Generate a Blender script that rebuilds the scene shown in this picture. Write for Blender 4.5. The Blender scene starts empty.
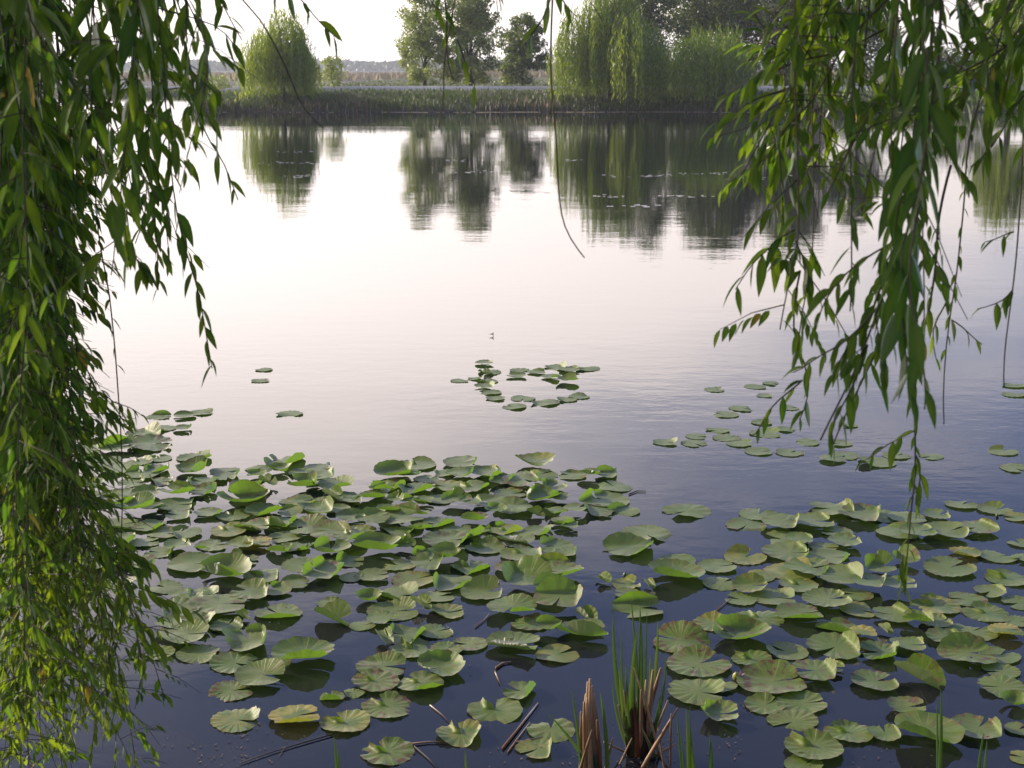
import bpy, math, random
import numpy as np
from mathutils import Vector, Matrix, noise as mnoise
R = math.radians
PI = math.pi
scene = bpy.context.scene
COL = scene.collection

# ------------------------------------------------------------------ camera
F_PX, PITCH, CAM_Z = 1350.0, R(13.18), 2.45
cd = bpy.data.cameras.new('camera'); cam = bpy.data.objects.new('camera', cd); COL.objects.link(cam)
cam.location = (0, 0, CAM_Z); cam.rotation_euler = (R(90) - PITCH, 0, 0)
cd.sensor_width = 36; cd.lens = 36 * F_PX / 1024
cd.clip_start = 0.05; cd.clip_end = 8000
cd.dof.use_dof = True; cd.dof.focus_distance = 6.5; cd.dof.aperture_fstop = 11
scene.camera = cam

# ------------------------------------------------------------------ world, sun, exposure
SUN_EL, SUN_AZ = R(25), R(-62)          # azimuth clockwise from the view direction (+Y): the sun is ahead, to the left
world = bpy.data.worlds.new('World'); scene.world = world; world.use_nodes = True
nt = world.node_tree; N = nt.nodes; L = nt.links; N.clear()
out = N.new('ShaderNodeOutputWorld'); bg = N.new('ShaderNodeBackground'); bg.inputs['Strength'].default_value = 0.15
sky = N.new('ShaderNodeTexSky'); sky.sky_type = 'NISHITA'; sky.sun_disc = False
sky.sun_elevation = SUN_EL; sky.sun_rotation = SUN_AZ; sky.air_density = 1.0; sky.dust_density = 2.0; sky.ozone_density = 3.0
geo = N.new('ShaderNodeTexCoord'); sep = N.new('ShaderNodeSeparateXYZ'); L.new(geo.outputs['Generated'], sep.inputs[0])
mp = N.new('ShaderNodeMapping'); mp.inputs['Scale'].default_value = (1.6, 1.6, 6.5); L.new(geo.outputs['Generated'], mp.inputs[0])
cn = N.new('ShaderNodeTexNoise'); cn.inputs['Scale'].default_value = 1.7; cn.inputs['Detail'].default_value = 6; cn.inputs['Roughness'].default_value = .55
L.new(mp.outputs[0], cn.inputs['Vector'])
def wmath(op, a, b=None, clamp=False):
    m = N.new('ShaderNodeMath'); m.operation = op; m.use_clamp = clamp
    for k, v in ((0, a), (1, b)):
        if v is None: continue
        if isinstance(v, (int, float)): m.inputs[k].default_value = v
        else: L.new(v, m.inputs[k])
    return m.outputs[0]
def smooth(v, a, b, lo=0., hi=1.):
    m = N.new('ShaderNodeMapRange'); m.interpolation_type = 'SMOOTHSTEP'
    for k, x in zip(('From Min', 'From Max', 'To Min', 'To Max'), (a, b, lo, hi)): m.inputs[k].default_value = x
    L.new(v, m.inputs['Value']); return m.outputs[0]
# thin bright cloud veil low over the horizon, thinning out and breaking up with height and away from the sun
side = wmath('ADD', wmath('MULTIPLY', wmath('MAXIMUM', sep.outputs['X'], 0.0), 0.55), wmath('MULTIPLY', wmath('MINIMUM', sep.outputs['X'], 0.0), 0.10))
zz = wmath('ADD', wmath('ADD', sep.outputs['Z'], side), wmath('MULTIPLY', wmath('SUBTRACT', cn.outputs['Fac'], 0.5), -0.34))
veil = smooth(zz, 0.245, 0.465, 1.0, 0.0)
wisps = wmath('MULTIPLY', smooth(cn.outputs['Fac'], 0.52, 0.78), smooth(sep.outputs['Z'], 0.30, 0.7, 0.22, 0.06))
fac = wmath('MAXIMUM', wmath('MULTIPLY', veil, 0.92), wisps)
sund = (math.sin(SUN_AZ) * math.cos(SUN_EL), math.cos(SUN_AZ) * math.cos(SUN_EL), math.sin(SUN_EL))
dp = N.new('ShaderNodeVectorMath'); dp.operation = 'DOT_PRODUCT'; L.new(geo.outputs['Generated'], dp.inputs[0]); dp.inputs[1].default_value = sund
glow = wmath('MULTIPLY_ADD', smooth(dp.outputs['Value'], -0.1, 1.0), 11.0); glow.node.inputs[2].default_value = 9.0
ccol = N.new('ShaderNodeVectorMath'); ccol.operation = 'SCALE'; ccol.inputs[0].default_value = (1.0, 0.885, 0.83); L.new(wmath('MULTIPLY', glow, smooth(sep.outputs['Z'], .03, .22, .66, 1.0)), ccol.inputs['Scale'])
hz = N.new('ShaderNodeMix'); hz.data_type = 'RGBA'; hz.inputs['Factor'].default_value = .40; L.new(sky.outputs[0], hz.inputs['A']); hz.inputs['B'].default_value = (2.7, 3.2, 6.8, 1)
mx = N.new('ShaderNodeMix'); mx.data_type = 'RGBA'; L.new(fac, mx.inputs['Factor']); L.new(hz.outputs['Result'], mx.inputs['A']); L.new(ccol.outputs[0], mx.inputs['B'])
L.new(mx.outputs['Result'], bg.inputs['Color']); L.new(bg.outputs[0], out.inputs['Surface'])

sl = bpy.data.lights.new('sun', 'SUN'); sl.energy = 5.0; sl.angle = R(0.6); sl.color = (1.0, 0.86, 0.66)
sun = bpy.data.objects.new('sun', sl); COL.objects.link(sun)
sun.rotation_euler = Vector(sund).to_track_quat('Z', 'Y').to_euler()
sun.location = Vector(sund) * 40

vs = scene.view_settings; vs.view_transform = 'Standard'; vs.look = 'None'; vs.gamma = 1; vs.use_curve_mapping = False; vs.exposure = 0.45
cy = scene.cycles
cy.max_bounces = 8; cy.transparent_max_bounces = 8; cy.volume_bounces = 0; cy.caustics_reflective = False; cy.caustics_refractive = False
cy.use_denoising = True; cy.sample_clamp_indirect = 6

# ------------------------------------------------------------------ helpers
CAM = Vector((0, 0, CAM_Z)); FW = Vector((0, math.cos(PITCH), -math.sin(PITCH))); UP = Vector((0, math.sin(PITCH), math.cos(PITCH))); RT = Vector((1, 0, 0))
def at(px, py, d): return CAM + (FW + RT * ((px - 512) / F_PX) + UP * ((384 - py) / F_PX)) * d
def onz(px, py, z=0.0):
    r = FW + RT * ((px - 512) / F_PX) + UP * ((384 - py) / F_PX); return CAM + r * ((z - CAM_Z) / r.z)
def dep(p): return (Vector(p) - CAM).dot(FW)

class MB:
    """collects vertices, faces, material slots and one per-vertex tint, then links them as one mesh object"""
    def __init__(s): s.v = []; s.f = []; s.t = []; s.m = []
    def add(s, vs, fs, tint=0.5, mat=0):
        b = len(s.v); s.v.extend(vs); s.f.extend([tuple(i + b for i in f) for f in fs]); s.t.extend(tint if isinstance(tint, list) else [tint] * len(vs)); s.m.extend([mat] * len(fs))
    def tube(s, pts, rads, n=6, tint=0.5, mat=0, cap=True):
        pts = [Vector(p) for p in pts]; vs = []; k = len(pts)
        ref = None
        for i, p in enumerate(pts):
            d = (pts[min(i + 1, k - 1)] - pts[max(i - 1, 0)]).normalized()
            if ref is None: ref = Vector((1, 0, 0)) if abs(d.x) < .9 else Vector((0, 1, 0))
            a = (ref - d * ref.dot(d)).normalized(); ref = a; b = d.cross(a)
            for j in range(n):
                an = 2 * PI * j / n; vs.append(p + (a * math.cos(an) + b * math.sin(an)) * rads[i])
        fs = [(i * n + j, i * n + (j + 1) % n, (i + 1) * n + (j + 1) % n, (i + 1) * n + j) for i in range(k - 1) for j in range(n)]
        if cap: fs.append(tuple(range(n - 1, -1, -1))); fs.append(tuple(range((k - 1) * n, k * n)))
        s.add(vs, fs, tint, mat)
    def quad(s, c, a, b, tint): s.add([c - a - b, c + a - b, c + a + b, c - a + b], [(0, 1, 2, 3)], tint)
    def build(s, name, mats, parent=None, smooth=True):
        me = bpy.data.meshes.new(name); me.from_pydata([tuple(p) for p in s.v], [], s.f)
        for m in (mats if isinstance(mats, (list, tuple)) else [mats]): me.materials.append(m)
        if len(set(s.m)) > 1: me.polygons.foreach_set('material_index', s.m)
        if smooth: me.polygons.foreach_set('use_smooth', [True] * len(s.f))
        at_ = me.attributes.new('tint', 'FLOAT', 'POINT'); at_.data.foreach_set('value', s.t)
        me.update(); o = bpy.data.objects.new(name, me); COL.objects.link(o)
        if parent:
            o.parent = parent; o.location = -Vector(parent.location)   # mesh data is in world coordinates, the parent stands at the base
        return o
def tag(o, label=None, cat=None, group=None, kind=None):
    if label: o['label'] = label
    if cat: o['category'] = cat
    if group: o['group'] = group
    if kind: o['kind'] = kind
    return o
def empty(name, loc):
    o = bpy.data.objects.new(name, None); o.empty_display_size = .1; COL.objects.link(o); o.location = loc; return o

def mat(name):
    m = bpy.data.materials.new(name); m.use_nodes = True; m.node_tree.nodes.clear(); return m
class NB:
    def __init__(s, m): s.t = m.node_tree; s.n = s.t.nodes; s.l = s.t.links
    def node(s, ty, **kw):
        x = s.n.new(ty)
        for k, v in kw.items(): setattr(x, k, v)
        return x
    def set(s, sock, v):
        if hasattr(v, 'is_output'): s.l.new(v, sock)
        else: sock.default_value = v
    def math(s, op, a, b=None, c=None, clamp=False):
        x = s.node('ShaderNodeMath', operation=op, use_clamp=clamp)
        for i, v in enumerate((a, b, c)):
            if v is not None: s.set(x.inputs[i], v)
        return x.outputs[0]
    def range(s, v, a, b, lo=0., hi=1.):
        x = s.node('ShaderNodeMapRange', interpolation_type='SMOOTHSTEP'); s.set(x.inputs['Value'], v)
        for k, q in zip(('From Min', 'From Max', 'To Min', 'To Max'), (a, b, lo, hi)): s.set(x.inputs[k], q)
        return x.outputs[0]
    def mix(s, f, a, b, blend='MIX'):
        x = s.node('ShaderNodeMix', data_type='RGBA', blend_type=blend); s.set(x.inputs['Factor'], f)
        s.set(x.inputs['A'], a if hasattr(a, 'is_output') else tuple(a) + (1,)); s.set(x.inputs['B'], b if hasattr(b, 'is_output') else tuple(b) + (1,)); return x.outputs['Result']
    def noise(s, scale, detail=3, rough=.5, vec=None, map_scale=None, coord='Object'):
        if vec is None: vec = s.node('ShaderNodeTexCoord').outputs[coord]
        if map_scale: 
            m = s.node('ShaderNodeMapping'); m.inputs['Scale'].default_value = map_scale; s.l.new(vec, m.inputs[0]); vec = m.outputs[0]
        x = s.node('ShaderNodeTexNoise'); x.inputs['Scale'].default_value = scale; x.inputs['Detail'].default_value = detail; x.inputs['Roughness'].default_value = rough
        s.l.new(vec, x.inputs['Vector']); return x.outputs['Fac']
    def attr(s, name): return s.node('ShaderNodeAttribute', attribute_name=name).outputs['Fac']
    def out(s, sh, vol=None):
        o = s.node('ShaderNodeOutputMaterial')
        if sh is not None: s.l.new(sh, o.inputs['Surface'])
        if vol is not None: s.l.new(vol, o.inputs['Volume'])
    def bump(s, h, st, dist=1.0):
        x = s.node('ShaderNodeBump'); x.inputs['Strength'].default_value = st; x.inputs['Distance'].default_value = dist; s.l.new(h, x.inputs['Height']); return x.outputs[0]
    def principled(s, col, rough=.6, spec=.5, normal=None):
        p = s.node('ShaderNodeBsdfPrincipled'); s.set(p.inputs['Base Color'], col if hasattr(col, 'is_output') else tuple(col) + (1,)); s.set(p.inputs['Roughness'], rough)
        p.inputs['Specular IOR Level'].default_value = spec
        if normal is not None: s.l.new(normal, p.inputs['Normal'])
        return p
    def leafy(s, col, tcol, tw=.5, rough=.4, gloss=.06, normal=None, most=1.):
        """front colour, transmitted colour, weight of transmission, waxy gloss"""
        d = s.node('ShaderNodeBsdfDiffuse'); t = s.node('ShaderNodeBsdfTranslucent'); g = s.node('ShaderNodeBsdfGlossy'); g.inputs['Roughness'].default_value = rough
        s.set(d.inputs['Color'], col); s.set(t.inputs['Color'], tcol); g.inputs['Color'].default_value = (1, 1, 1, 1)
        fr = s.node('ShaderNodeFresnel'); fr.inputs['IOR'].default_value = 1.42
        if normal is not None:
            for q in (d, t, g, fr): s.l.new(normal, q.inputs['Normal'])
        m1 = s.node('ShaderNodeMixShader'); s.set(m1.inputs[0], tw); s.l.new(d.outputs[0], m1.inputs[1]); s.l.new(t.outputs[0], m1.inputs[2])
        m2 = s.node('ShaderNodeMixShader'); s.l.new(s.math('MINIMUM', s.math('MULTIPLY', fr.outputs[0], gloss), most), m2.inputs[0]); s.l.new(m1.outputs[0], m2.inputs[1]); s.l.new(g.outputs[0], m2.inputs[2])
        return m2.outputs[0]

# ------------------------------------------------------------------ materials
def leaf_mat(name, a, b, ta, tb, tw=.45, gloss=.7, rough=.38, back=None):
    m = mat(name); s = NB(m); t = s.attr('tint')
    c = s.mix(s.math('MINIMUM', t, 1.), a, b); tc = s.mix(s.math('MINIMUM', t, 1.), ta, tb)
    if back: yl = s.range(t, 1.4, 1.6); c = s.mix(yl, c, (.30, .22, .03)); tc = s.mix(yl, tc, (.5, .36, .03))
    if back:
        bf = s.node('ShaderNodeNewGeometry').outputs['Backfacing']; c = s.mix(bf, c, back)
    s.out(s.leafy(c, tc, tw, rough, gloss)); return m
M = {}
M['willow_leaf'] = leaf_mat('willow_leaf', (.019, .050, .008), (.052, .094, .012), (.10, .27, .011), (.33, .46, .018), .47, .18, .42, (.034, .066, .02))
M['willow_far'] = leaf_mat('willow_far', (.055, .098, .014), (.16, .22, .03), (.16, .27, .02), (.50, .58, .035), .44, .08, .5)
M['leaf_far'] = leaf_mat('leaf_far', (.032, .050, .016), (.19, .23, .065), (.10, .15, .03), (.42, .50, .10), .42, .10, .5)
M['dry_reed'] = leaf_mat('dry_reed', (.075, .055, .04), (.20, .14, .085), (.14, .10, .05), (.26, .18, .1), .25, .2, .6)
M['bank_grass'] = leaf_mat('bank_grass', (.055, .050, .030), (.065, .105, .026), (.07, .07, .03), (.14, .21, .03), .25, .08, .7)
M['tan_reed'] = leaf_mat('tan_reed', (.20, .165, .10), (.27, .22, .14), (.16, .13, .08), (.24, .19, .11), .25, .05, .7)
M['pale_fleck'] = leaf_mat('pale_fleck', (.45, .42, .36), (.62, .6, .54), (.4, .4, .35), (.5, .5, .45), .2, .1, .7)
M['woods'] = leaf_mat('woods', (.022, .04, .02), (.045, .06, .03), (.04, .06, .02), (.08, .1, .03), .25, .1, .7)
M['blade'] = leaf_mat('blade', (.026, .055, .014), (.070, .105, .022), (.07, .15, .015), (.22, .30, .03), .36, .5, .4)
M['dead_stem'] = leaf_mat('dead_stem', (.13, .065, .028), (.33, .20, .095), (.2, .1, .04), (.34, .2, .08), .12, .5, .5)
M['scum'] = leaf_mat('scum', (.035, .028, .026), (.17, .125, .10), (.05, .04, .03), (.15, .1, .08), .1, .3, .6)
M['dark_base'] = leaf_mat('dark_base', (.012, .008, .006), (.10, .03, .012), (.02, .01, .005), (.12, .03, .01), .15, .5, .5)

m = mat('twig_bark'); s = NB(m); M['twig'] = m
s.out(s.principled(s.mix(s.attr('tint'), (.022, .016, .011), (.075, .06, .022)), .6, .3).outputs[0])
m = mat('bark'); s = NB(m); M['bark'] = m
h = s.noise(9, 6, .65, map_scale=(1, 1, .22)); c = s.mix(s.range(h, .35, .7), (.03, .024, .018), (.13, .105, .08))
s.out(s.principled(c, .85, .2, s.bump(h, .8, .05)).outputs[0])
m = mat('water'); s = NB(m); M['water'] = m
# calm pond: a fine wind ripple in drifting patches over a nearly flat surface
tc = s.node('ShaderNodeTexCoord').outputs['Object']
rip = s.noise(1.0, 3, .55, tc, (3.6, 6.5, 1)); swell = s.noise(1.0, 2, .5, tc, (.35, .9, 1)); patch = s.range(s.noise(1.0, 3, .5, tc, (.05, .16, 1)), .45, .68)
hgt = s.math('MULTIPLY_ADD', s.math('MULTIPLY', rip, s.math('MULTIPLY_ADD', patch, .7, .3)), .0022, s.math('MULTIPLY', swell, .0032))
p = s.principled((.010, .010, .012), .015, .5, s.bump(hgt, 1.0, 1.0)); p.inputs['IOR'].default_value = 1.333
s.out(p.outputs[0])
m = mat('ground'); s = NB(m); M['ground'] = m
n1 = s.noise(.35, 5, .6); n2 = s.noise(7, 4, .6); c = s.mix(s.range(n1, .35, .65), (.045, .075, .022), (.10, .095, .045)); c = s.mix(s.range(n2, .4, .7), c, (.07, .06, .04))
s.out(s.principled(c, .95, .1, s.bump(n2, .6, .06)).outputs[0])
m = mat('mud'); s = NB(m); M['mud'] = m
n2 = s.noise(3, 5, .6); s.out(s.principled(s.mix(n2, (.018, .014, .012), (.05, .04, .035)), .8, .3, s.bump(n2, .6, .06)).outputs[0])
m = mat('concrete'); s = NB(m); M['concrete'] = m
n2 = s.noise(1.2, 5, .6); s.out(s.principled(s.mix(n2, (.36, .35, .34), (.55, .54, .52)), .8, .3).outputs[0])
m = mat('blue_plastic'); s = NB(m); M['blue'] = m
n2 = s.noise(9, 3, .6); s.out(s.principled(s.mix(n2, (.02, .08, .35), (.06, .2, .55)), .35, .5).outputs[0])
m = mat('bud'); s = NB(m); M['bud'] = m
s.out(s.leafy(s.mix(s.attr('tint'), (.05, .10, .02), (.30, .30, .05)), s.mix(s.attr('tint'), (.1, .2, .03), (.4, .4, .05)), .25, .35, .8))
m = mat('petal'); s = NB(m); M['petal'] = m
s.out(s.leafy(s.mix(s.attr('tint'), (.22, .07, .2), (.55, .45, .12)), (.5, .3, .3, 1), .3, .4, .4))

m = mat('lily_pad'); s = NB(m); M['pad'] = m
rad, ang = s.attr('rad'), s.attr('ang'); oi = s.node('ShaderNodeObjectInfo'); rnd = oi.outputs['Random']; wear = s.node('ShaderNodeSeparateColor'); s.l.new(oi.outputs['Color'], wear.inputs[0])
yel, brn = wear.outputs[0], wear.outputs[1]
off = s.node('ShaderNodeVectorMath', operation='ADD'); s.l.new(s.node('ShaderNodeTexCoord').outputs['Object'], off.inputs[0])
cmb = s.node('ShaderNodeCombineXYZ'); s.l.new(s.math('MULTIPLY', rnd, 57.), cmb.inputs[0]); s.l.new(s.math('MULTIPLY', rnd, 131.), cmb.inputs[1]); s.l.new(cmb.outputs[0], off.inputs[1])
nA = s.noise(13, 4, .6, off.outputs[0]); nB = s.noise(60, 3, .6, off.outputs[0]); nC = s.noise(26, 5, .7, off.outputs[0])
# radial veins that fork towards the rim
v1 = s.math('ABSOLUTE', s.math('SINE', s.math('MULTIPLY', ang, 9.))); v2 = s.math('ABSOLUTE', s.math('SINE', s.math('MULTIPLY_ADD', nA, .8, s.math('MULTIPLY', ang, 18.))))
vein = s.math('MAXIMUM', s.range(v1, .0, .16, 1., 0.), s.math('MULTIPLY', s.range(v2, .0, .22, 1., 0.), s.range(rad, .35, .6, 0., .8)))
vein = s.math('MULTIPLY', vein, s.range(rad, .05, .2))
g = s.mix(rnd, (.078, .142, .011), (.128, .172, .024)); g = s.mix(s.range(nA, .3, .72), g, (.145, .182, .032))
g = s.mix(s.math('MULTIPLY', vein, .38), g, (.20, .24, .10)); g = s.mix(s.math('MULTIPLY', s.range(nB, .55, .78), .35), g, (.035, .05, .02))
edge = s.math('MULTIPLY', s.range(rad, .90, .99), s.range(nC, .42, .6))
g = s.mix(s.math('MULTIPLY', edge, .6), g, (.14, .085, .04))
g = s.mix(s.math('MULTIPLY', s.range(s.math('ADD', nA, s.math('MULTIPLY', rad, .22)), .55, .72), yel), g, (.38, .30, .035))
g = s.mix(s.math('MULTIPLY', s.range(s.math('ADD', nC, s.math('MULTIPLY', rad, .12)), .60, .70), brn), g, (.12, .055, .025))
under = s.mix(nA, (.085, .115, .03), (.13, .13, .05)); bf = s.node('ShaderNodeNewGeometry').outputs['Backfacing']
col = s.mix(bf, g, under)
tcol = s.mix(s.math('MULTIPLY', vein, .4), s.mix(yel, (.19, .36, .022), (.42, .40, .03)), (.10, .2, .02))
bmp = s.bump(s.math('MULTIPLY_ADD', vein, -.5, s.math('MULTIPLY', nC, .5)), .35, .006)
leafsh = s.leafy(col, tcol, .36, .52, .6, bmp, .13)
nH = s.noise(38, 2, .5, off.outputs[0]); hole = s.math('MULTIPLY', s.math('GREATER_THAN', nH, .735), s.math('GREATER_THAN', brn, .6))      # insect holes in the worn pads
mh = s.node('ShaderNodeMixShader'); s.l.new(hole, mh.inputs[0]); s.l.new(leafsh, mh.inputs[1]); s.l.new(s.node('ShaderNodeBsdfTransparent').outputs[0], mh.inputs[2])
s.out(mh.outputs[0])

# ------------------------------------------------------------------ the setting: ground, water, path
def shore(x):                       # distance of the far waterline: a straight bank, falling back to a long dyke on the left
    t = min(1, max(0, (-x - 18.2) / 4.5)); t = t * t * (3 - 2 * t)
    return 78.3 + 48 * t + .35 * math.sin(x * .21) + .25 * math.sin(x * .83 + 1)
def bank_h(x):
    t = min(1, max(0, (-x - 16) / 9)); return 1.12 - .60 * t
def ground_z(x, y):
    n = .10 * mnoise.noise(Vector((x * .5, y * .5, 3.)))
    ynear = 3.3 + .25 * math.sin(x * .9) + .012 * x * x
    if y < ynear + 1.2:
        t = (ynear - y) / 2.6
        if t < 0: return max(-.8, t * 1.3) + n * .3
        t = min(1, t); return 1.0 * t * t * (3 - 2 * t) + n * .5 * t
    s = y - shore(x)
    if s < 0: return max(-.8, -.05 + s * .5)
    b = bank_h(x)
    if s < 3.2: return -.05 + (b + .05) * (min(1, s / 3.0)) ** .75 + n * .5
    return b + n * .3 if s < 9 else b + (n + .1) * min(1, (s - 9) / 6) - min(.35, (s - 9) * .01)
xs = sorted(set([round(v, 3) for v in list(np.arange(-48, 48.1, 1.2)) + list(np.arange(-6, 6.1, .4)) + [s_ * v for s_ in (-1, 1) for v in (55, 65, 80, 100, 130, 180, 260, 400, 700, 1100)]]))
ys = sorted(set([round(v, 3) for v in [-60, -30, -15, -8] + list(np.arange(-5, 5.1, .3)) + [6, 8, 12, 20, 40, 60, 70] + list(np.arange(75, 92, .6)) + list(np.arange(92, 140, 2.5)) + [150, 170, 200, 260, 350, 500, 700, 950, 1250]]))
b = MB(); b.v = [(x, y, ground_z(x, y)) for y in ys for x in xs]; nx = len(xs)
b.f = [(j * nx + i, j * nx + i + 1, (j + 1) * nx + i + 1, (j + 1) * nx + i) for j in range(len(ys) - 1) for i in range(nx - 1)]
b.t = [.5] * len(b.v)
for f in b.f:
    z = sum(b.v[i][2] for i in f) / 4; y = b.v[f[0]][1]; b.m.append(1 if z < .34 and y > -5 else 0)
tag(b.build('ground', [M['ground'], M['mud']]), kind='structure')
b = MB(); wx = [-1090, -200, -60, -20, 0, 20, 60, 200, 1090]; wy = [2.2, 6, 15, 40, 78, 160]
b.v = [(x, y, 0) for y in wy for x in wx]; b.f = [(j * 9 + i, j * 9 + i + 1, (j + 1) * 9 + i + 1, (j + 1) * 9 + i) for j in range(5) for i in range(8)]; b.t = [0] * len(b.v); b.m = [0] * len(b.f)
tag(b.build('water', M['water']), kind='structure')
# concrete-edged path along the crest of the far bank
b = MB(); pts = []
for x in np.arange(-110, 120, 2.):
    y = shore(x) + 5.2; pts.append((x, y, bank_h(x) + .02))
for i in range(len(pts) - 1):
    for dy0, dz0, dy1, dz1 in ((0, -.3, 0, .15), (0, .15, .25, .15), (.25, .15, .252, .10), (.252, .10, 3.4, .10), (3.4, .10, 3.402, .2), (3.402, .2, 3.65, .2), (3.65, .2, 3.66, -.3)):
        (x0, y0, z0), (x1, y1, z1) = pts[i], pts[i + 1]
        b.add([(x0, y0 + dy0, z0 + dz0), (x1, y1 + dy0, z1 + dz0), (x1, y1 + dy1, z1 + dz1), (x0, y0 + dy1, z0 + dz1)], [(0, 1, 2, 3)])
tag(b.build('path', M['concrete'], smooth=False), kind='structure')

# ------------------------------------------------------------------ countless growth of the far shore
def blades(name, mt, n, place, hmin, hmax, w, label, cat, seed, tintf=None, lean=.25):
    rg = random.Random(seed); b = MB()
    for i in range(n):
        x, y, z, k = place(rg); h = rg.uniform(hmin, hmax) * k; a = rg.uniform(0, PI); d = Vector((math.cos(a), math.sin(a), 0)) * w * rg.uniform(.6, 1.4)
        top = Vector((rg.gauss(0, lean) * h, rg.gauss(0, lean) * h, h)); p = Vector((x, y, z)); mid = p + top * .55 + Vector((0, 0, .06 * h)); t = tintf(rg, x, y) if tintf else rg.random()
        b.add([p - d, p + d, mid + d * .8, mid - d * .8, p + top + d * .15, p + top - d * .15], [(0, 1, 2, 3), (3, 2, 4, 5)], t)
    return tag(b.build(name, mt), label, cat, kind='stuff')
def on_bank(rg):
    x = rg.uniform(-36, 42) if rg.random() < .9 else rg.uniform(-75, 75); s = abs(rg.gauss(0, 1.6)) if rg.random() < .8 else rg.uniform(0, 5); s = min(s, 5)
    y = shore(x) + s; return x, y, ground_z(x, y), (.55 + .5 * mnoise.noise(Vector((x * .4, s, 1.)))) * (1 - .16 * s)
def bank_tint(rg, x, y):
    v = .62 + .8 * mnoise.noise(Vector((x * .16, y * .3, 7.))) + rg.gauss(0, .2) + .1 * (y - shore(x)); return min(1, max(0, v))
blades('bank_grass', M['bank_grass'], 15000, on_bank, .25, .75, .035, 'grass and dead weeds along the far bank below the pale path', 'grass', 5, bank_tint)
def on_dry(rg):
    c_ = rg.choice((-19.5, -17, -11, -8.5, -1, .5, 1.6, 2.4, 12, 17, 19, 22, 27, 31)); x = c_ + rg.gauss(0, .55); y = shore(x) + abs(rg.gauss(.15, .5)); return x, y, ground_z(x, y) - .03, .55 + .45 * abs(math.sin(c_ * 2.3))
blades('dry_reeds', M['dry_reed'], 600, on_dry, .3, .8, .02, 'clumps of dry brown reeds along the foot of the far bank', 'reeds', 15, lean=.14)
def on_field(rg):
    y = 86 + (rg.random() ** 1.5) * 90; x = rg.uniform(-.5, .5) * y * 1.05; y = max(y, shore(x) + 9.5); return x, y, ground_z(x, y) - .02, .8 + .6 * mnoise.noise(Vector((x * .2, y * .2, 1.)))
blades('meadow_grass', M['bank_grass'], 12000, on_field, .1, .32, .05, 'green meadow grass beyond the far path', 'grass', 6, lambda rg, x, y: min(1, max(0, .75 + rg.gauss(0, .2))))
def on_reeds(rg):
    y = rg.uniform(230, 430); x = rg.uniform(-.5, .5) * y * 1.1; return x, y, ground_z(x, y), 1.
blades('reed_bed', M['tan_reed'], 16000, on_reeds, .7, 1.25, .22, 'dry tan reed bed across the flat land beyond the meadow', 'reeds', 7)
rg = random.Random(8); b = MB()
for i in range(17000):
    y = rg.uniform(900, 1010); x = rg.uniform(-.47, .47) * y; e = .65 + .55 * mnoise.noise(Vector((x * .012, 0, 2.))) + .35 * mnoise.noise(Vector((x * .06, y * .02, 5.)))
    h = max(2., 8.5 * e + (5 if abs(x + 320) < 9 else 0)); z = h * (rg.random() ** .8); a = rg.uniform(0, PI); sz = rg.uniform(.5, 1.3)
    b.quad(Vector((x, y, .6 + z)), Vector((math.cos(a), math.sin(a), rg.gauss(0, .3))) * sz, Vector((rg.gauss(0, .3), rg.gauss(0, .3), 1)) * sz, rg.random())
tag(b.build('far_woods', M['woods']), 'hazy line of woods along the horizon', 'woods', kind='stuff')
rg = random.Random(9); b = MB()
for i in range(260):                # flotsam gathered at the foot of the far bank
    x = rg.choice((-6, -1, 0, 4, 7.5, 9, 13)) + rg.gauss(0, .9) if rg.random() < .8 else rg.uniform(-18, 38); y = shore(x) - rg.uniform(.25, .6); a = rg.uniform(-.2, .2)
    b.quad(Vector((x, y, .012)), Vector((math.cos(a), math.sin(a), 0)) * rg.uniform(.04, .16), Vector((0, 1, .25)) * rg.uniform(.015, .05), rg.uniform(.6, 1))
tag(b.build('shore_flotsam', M['tan_reed']), 'pale flotsam along the waterline of the far bank', 'flotsam', kind='stuff')

rg = random.Random(10); b = MB()
for sx, sy, sw in ((578, 160, 26), (528, 192, 34), (470, 172, 26), (455, 160, 22), (600, 196, 30), (650, 176, 40), (700, 174, 44), (640, 206, 26), (297, 152, 30), (290, 163, 40), (300, 176, 26), (760, 178, 30), (690, 196, 34)):
    for i in range(int(sw * .45)):      # thin pale streaks on the still water
        p = onz(sx + rg.gauss(0, sw * .42), sy + rg.gauss(0, .8), .004); b.quad(p, Vector((1, rg.gauss(0, .2), 0)) * rg.uniform(.01, .06), Vector((0, 1, 0)) * rg.uniform(.01, .05), rg.uniform(.7, 1))
tag(b.build('pale_streaks', M['pale_fleck']), 'thin pale streaks on the far water', 'pollen', kind='stuff')

# ------------------------------------------------------------------ trees of the far shore
def limbs(b, base, H, rg, n, spread, r0):
    tips = []
    top = base + Vector((rg.gauss(0, .15), rg.gauss(0, .15), H * .62)); fork = base.lerp(top, .42)
    b.tube([base - Vector((0, 0, .3)), base.lerp(fork, .5) + Vector((rg.gauss(0, .05), 0, 0)), fork, top], [r0 * 1.3, r0, r0 * .8, r0 * .3], 8)
    for i in range(n):
        a = 2 * PI * i / n + rg.uniform(-.3, .3); st = base.lerp(top, rg.uniform(.3, .85)); L_ = spread * rg.uniform(.6, 1.05)
        e = st + Vector((math.cos(a) * L_, math.sin(a) * L_, H * rg.uniform(.18, .42))); e.z = min(e.z, base.z + H * .94)
        mid = st.lerp(e, .5) + Vector((0, 0, H * .05)); b.tube([st, mid, e], [r0 * .45, r0 * .28, r0 * .09], 6); tips.append((st, mid, e))
    return tips
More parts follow.
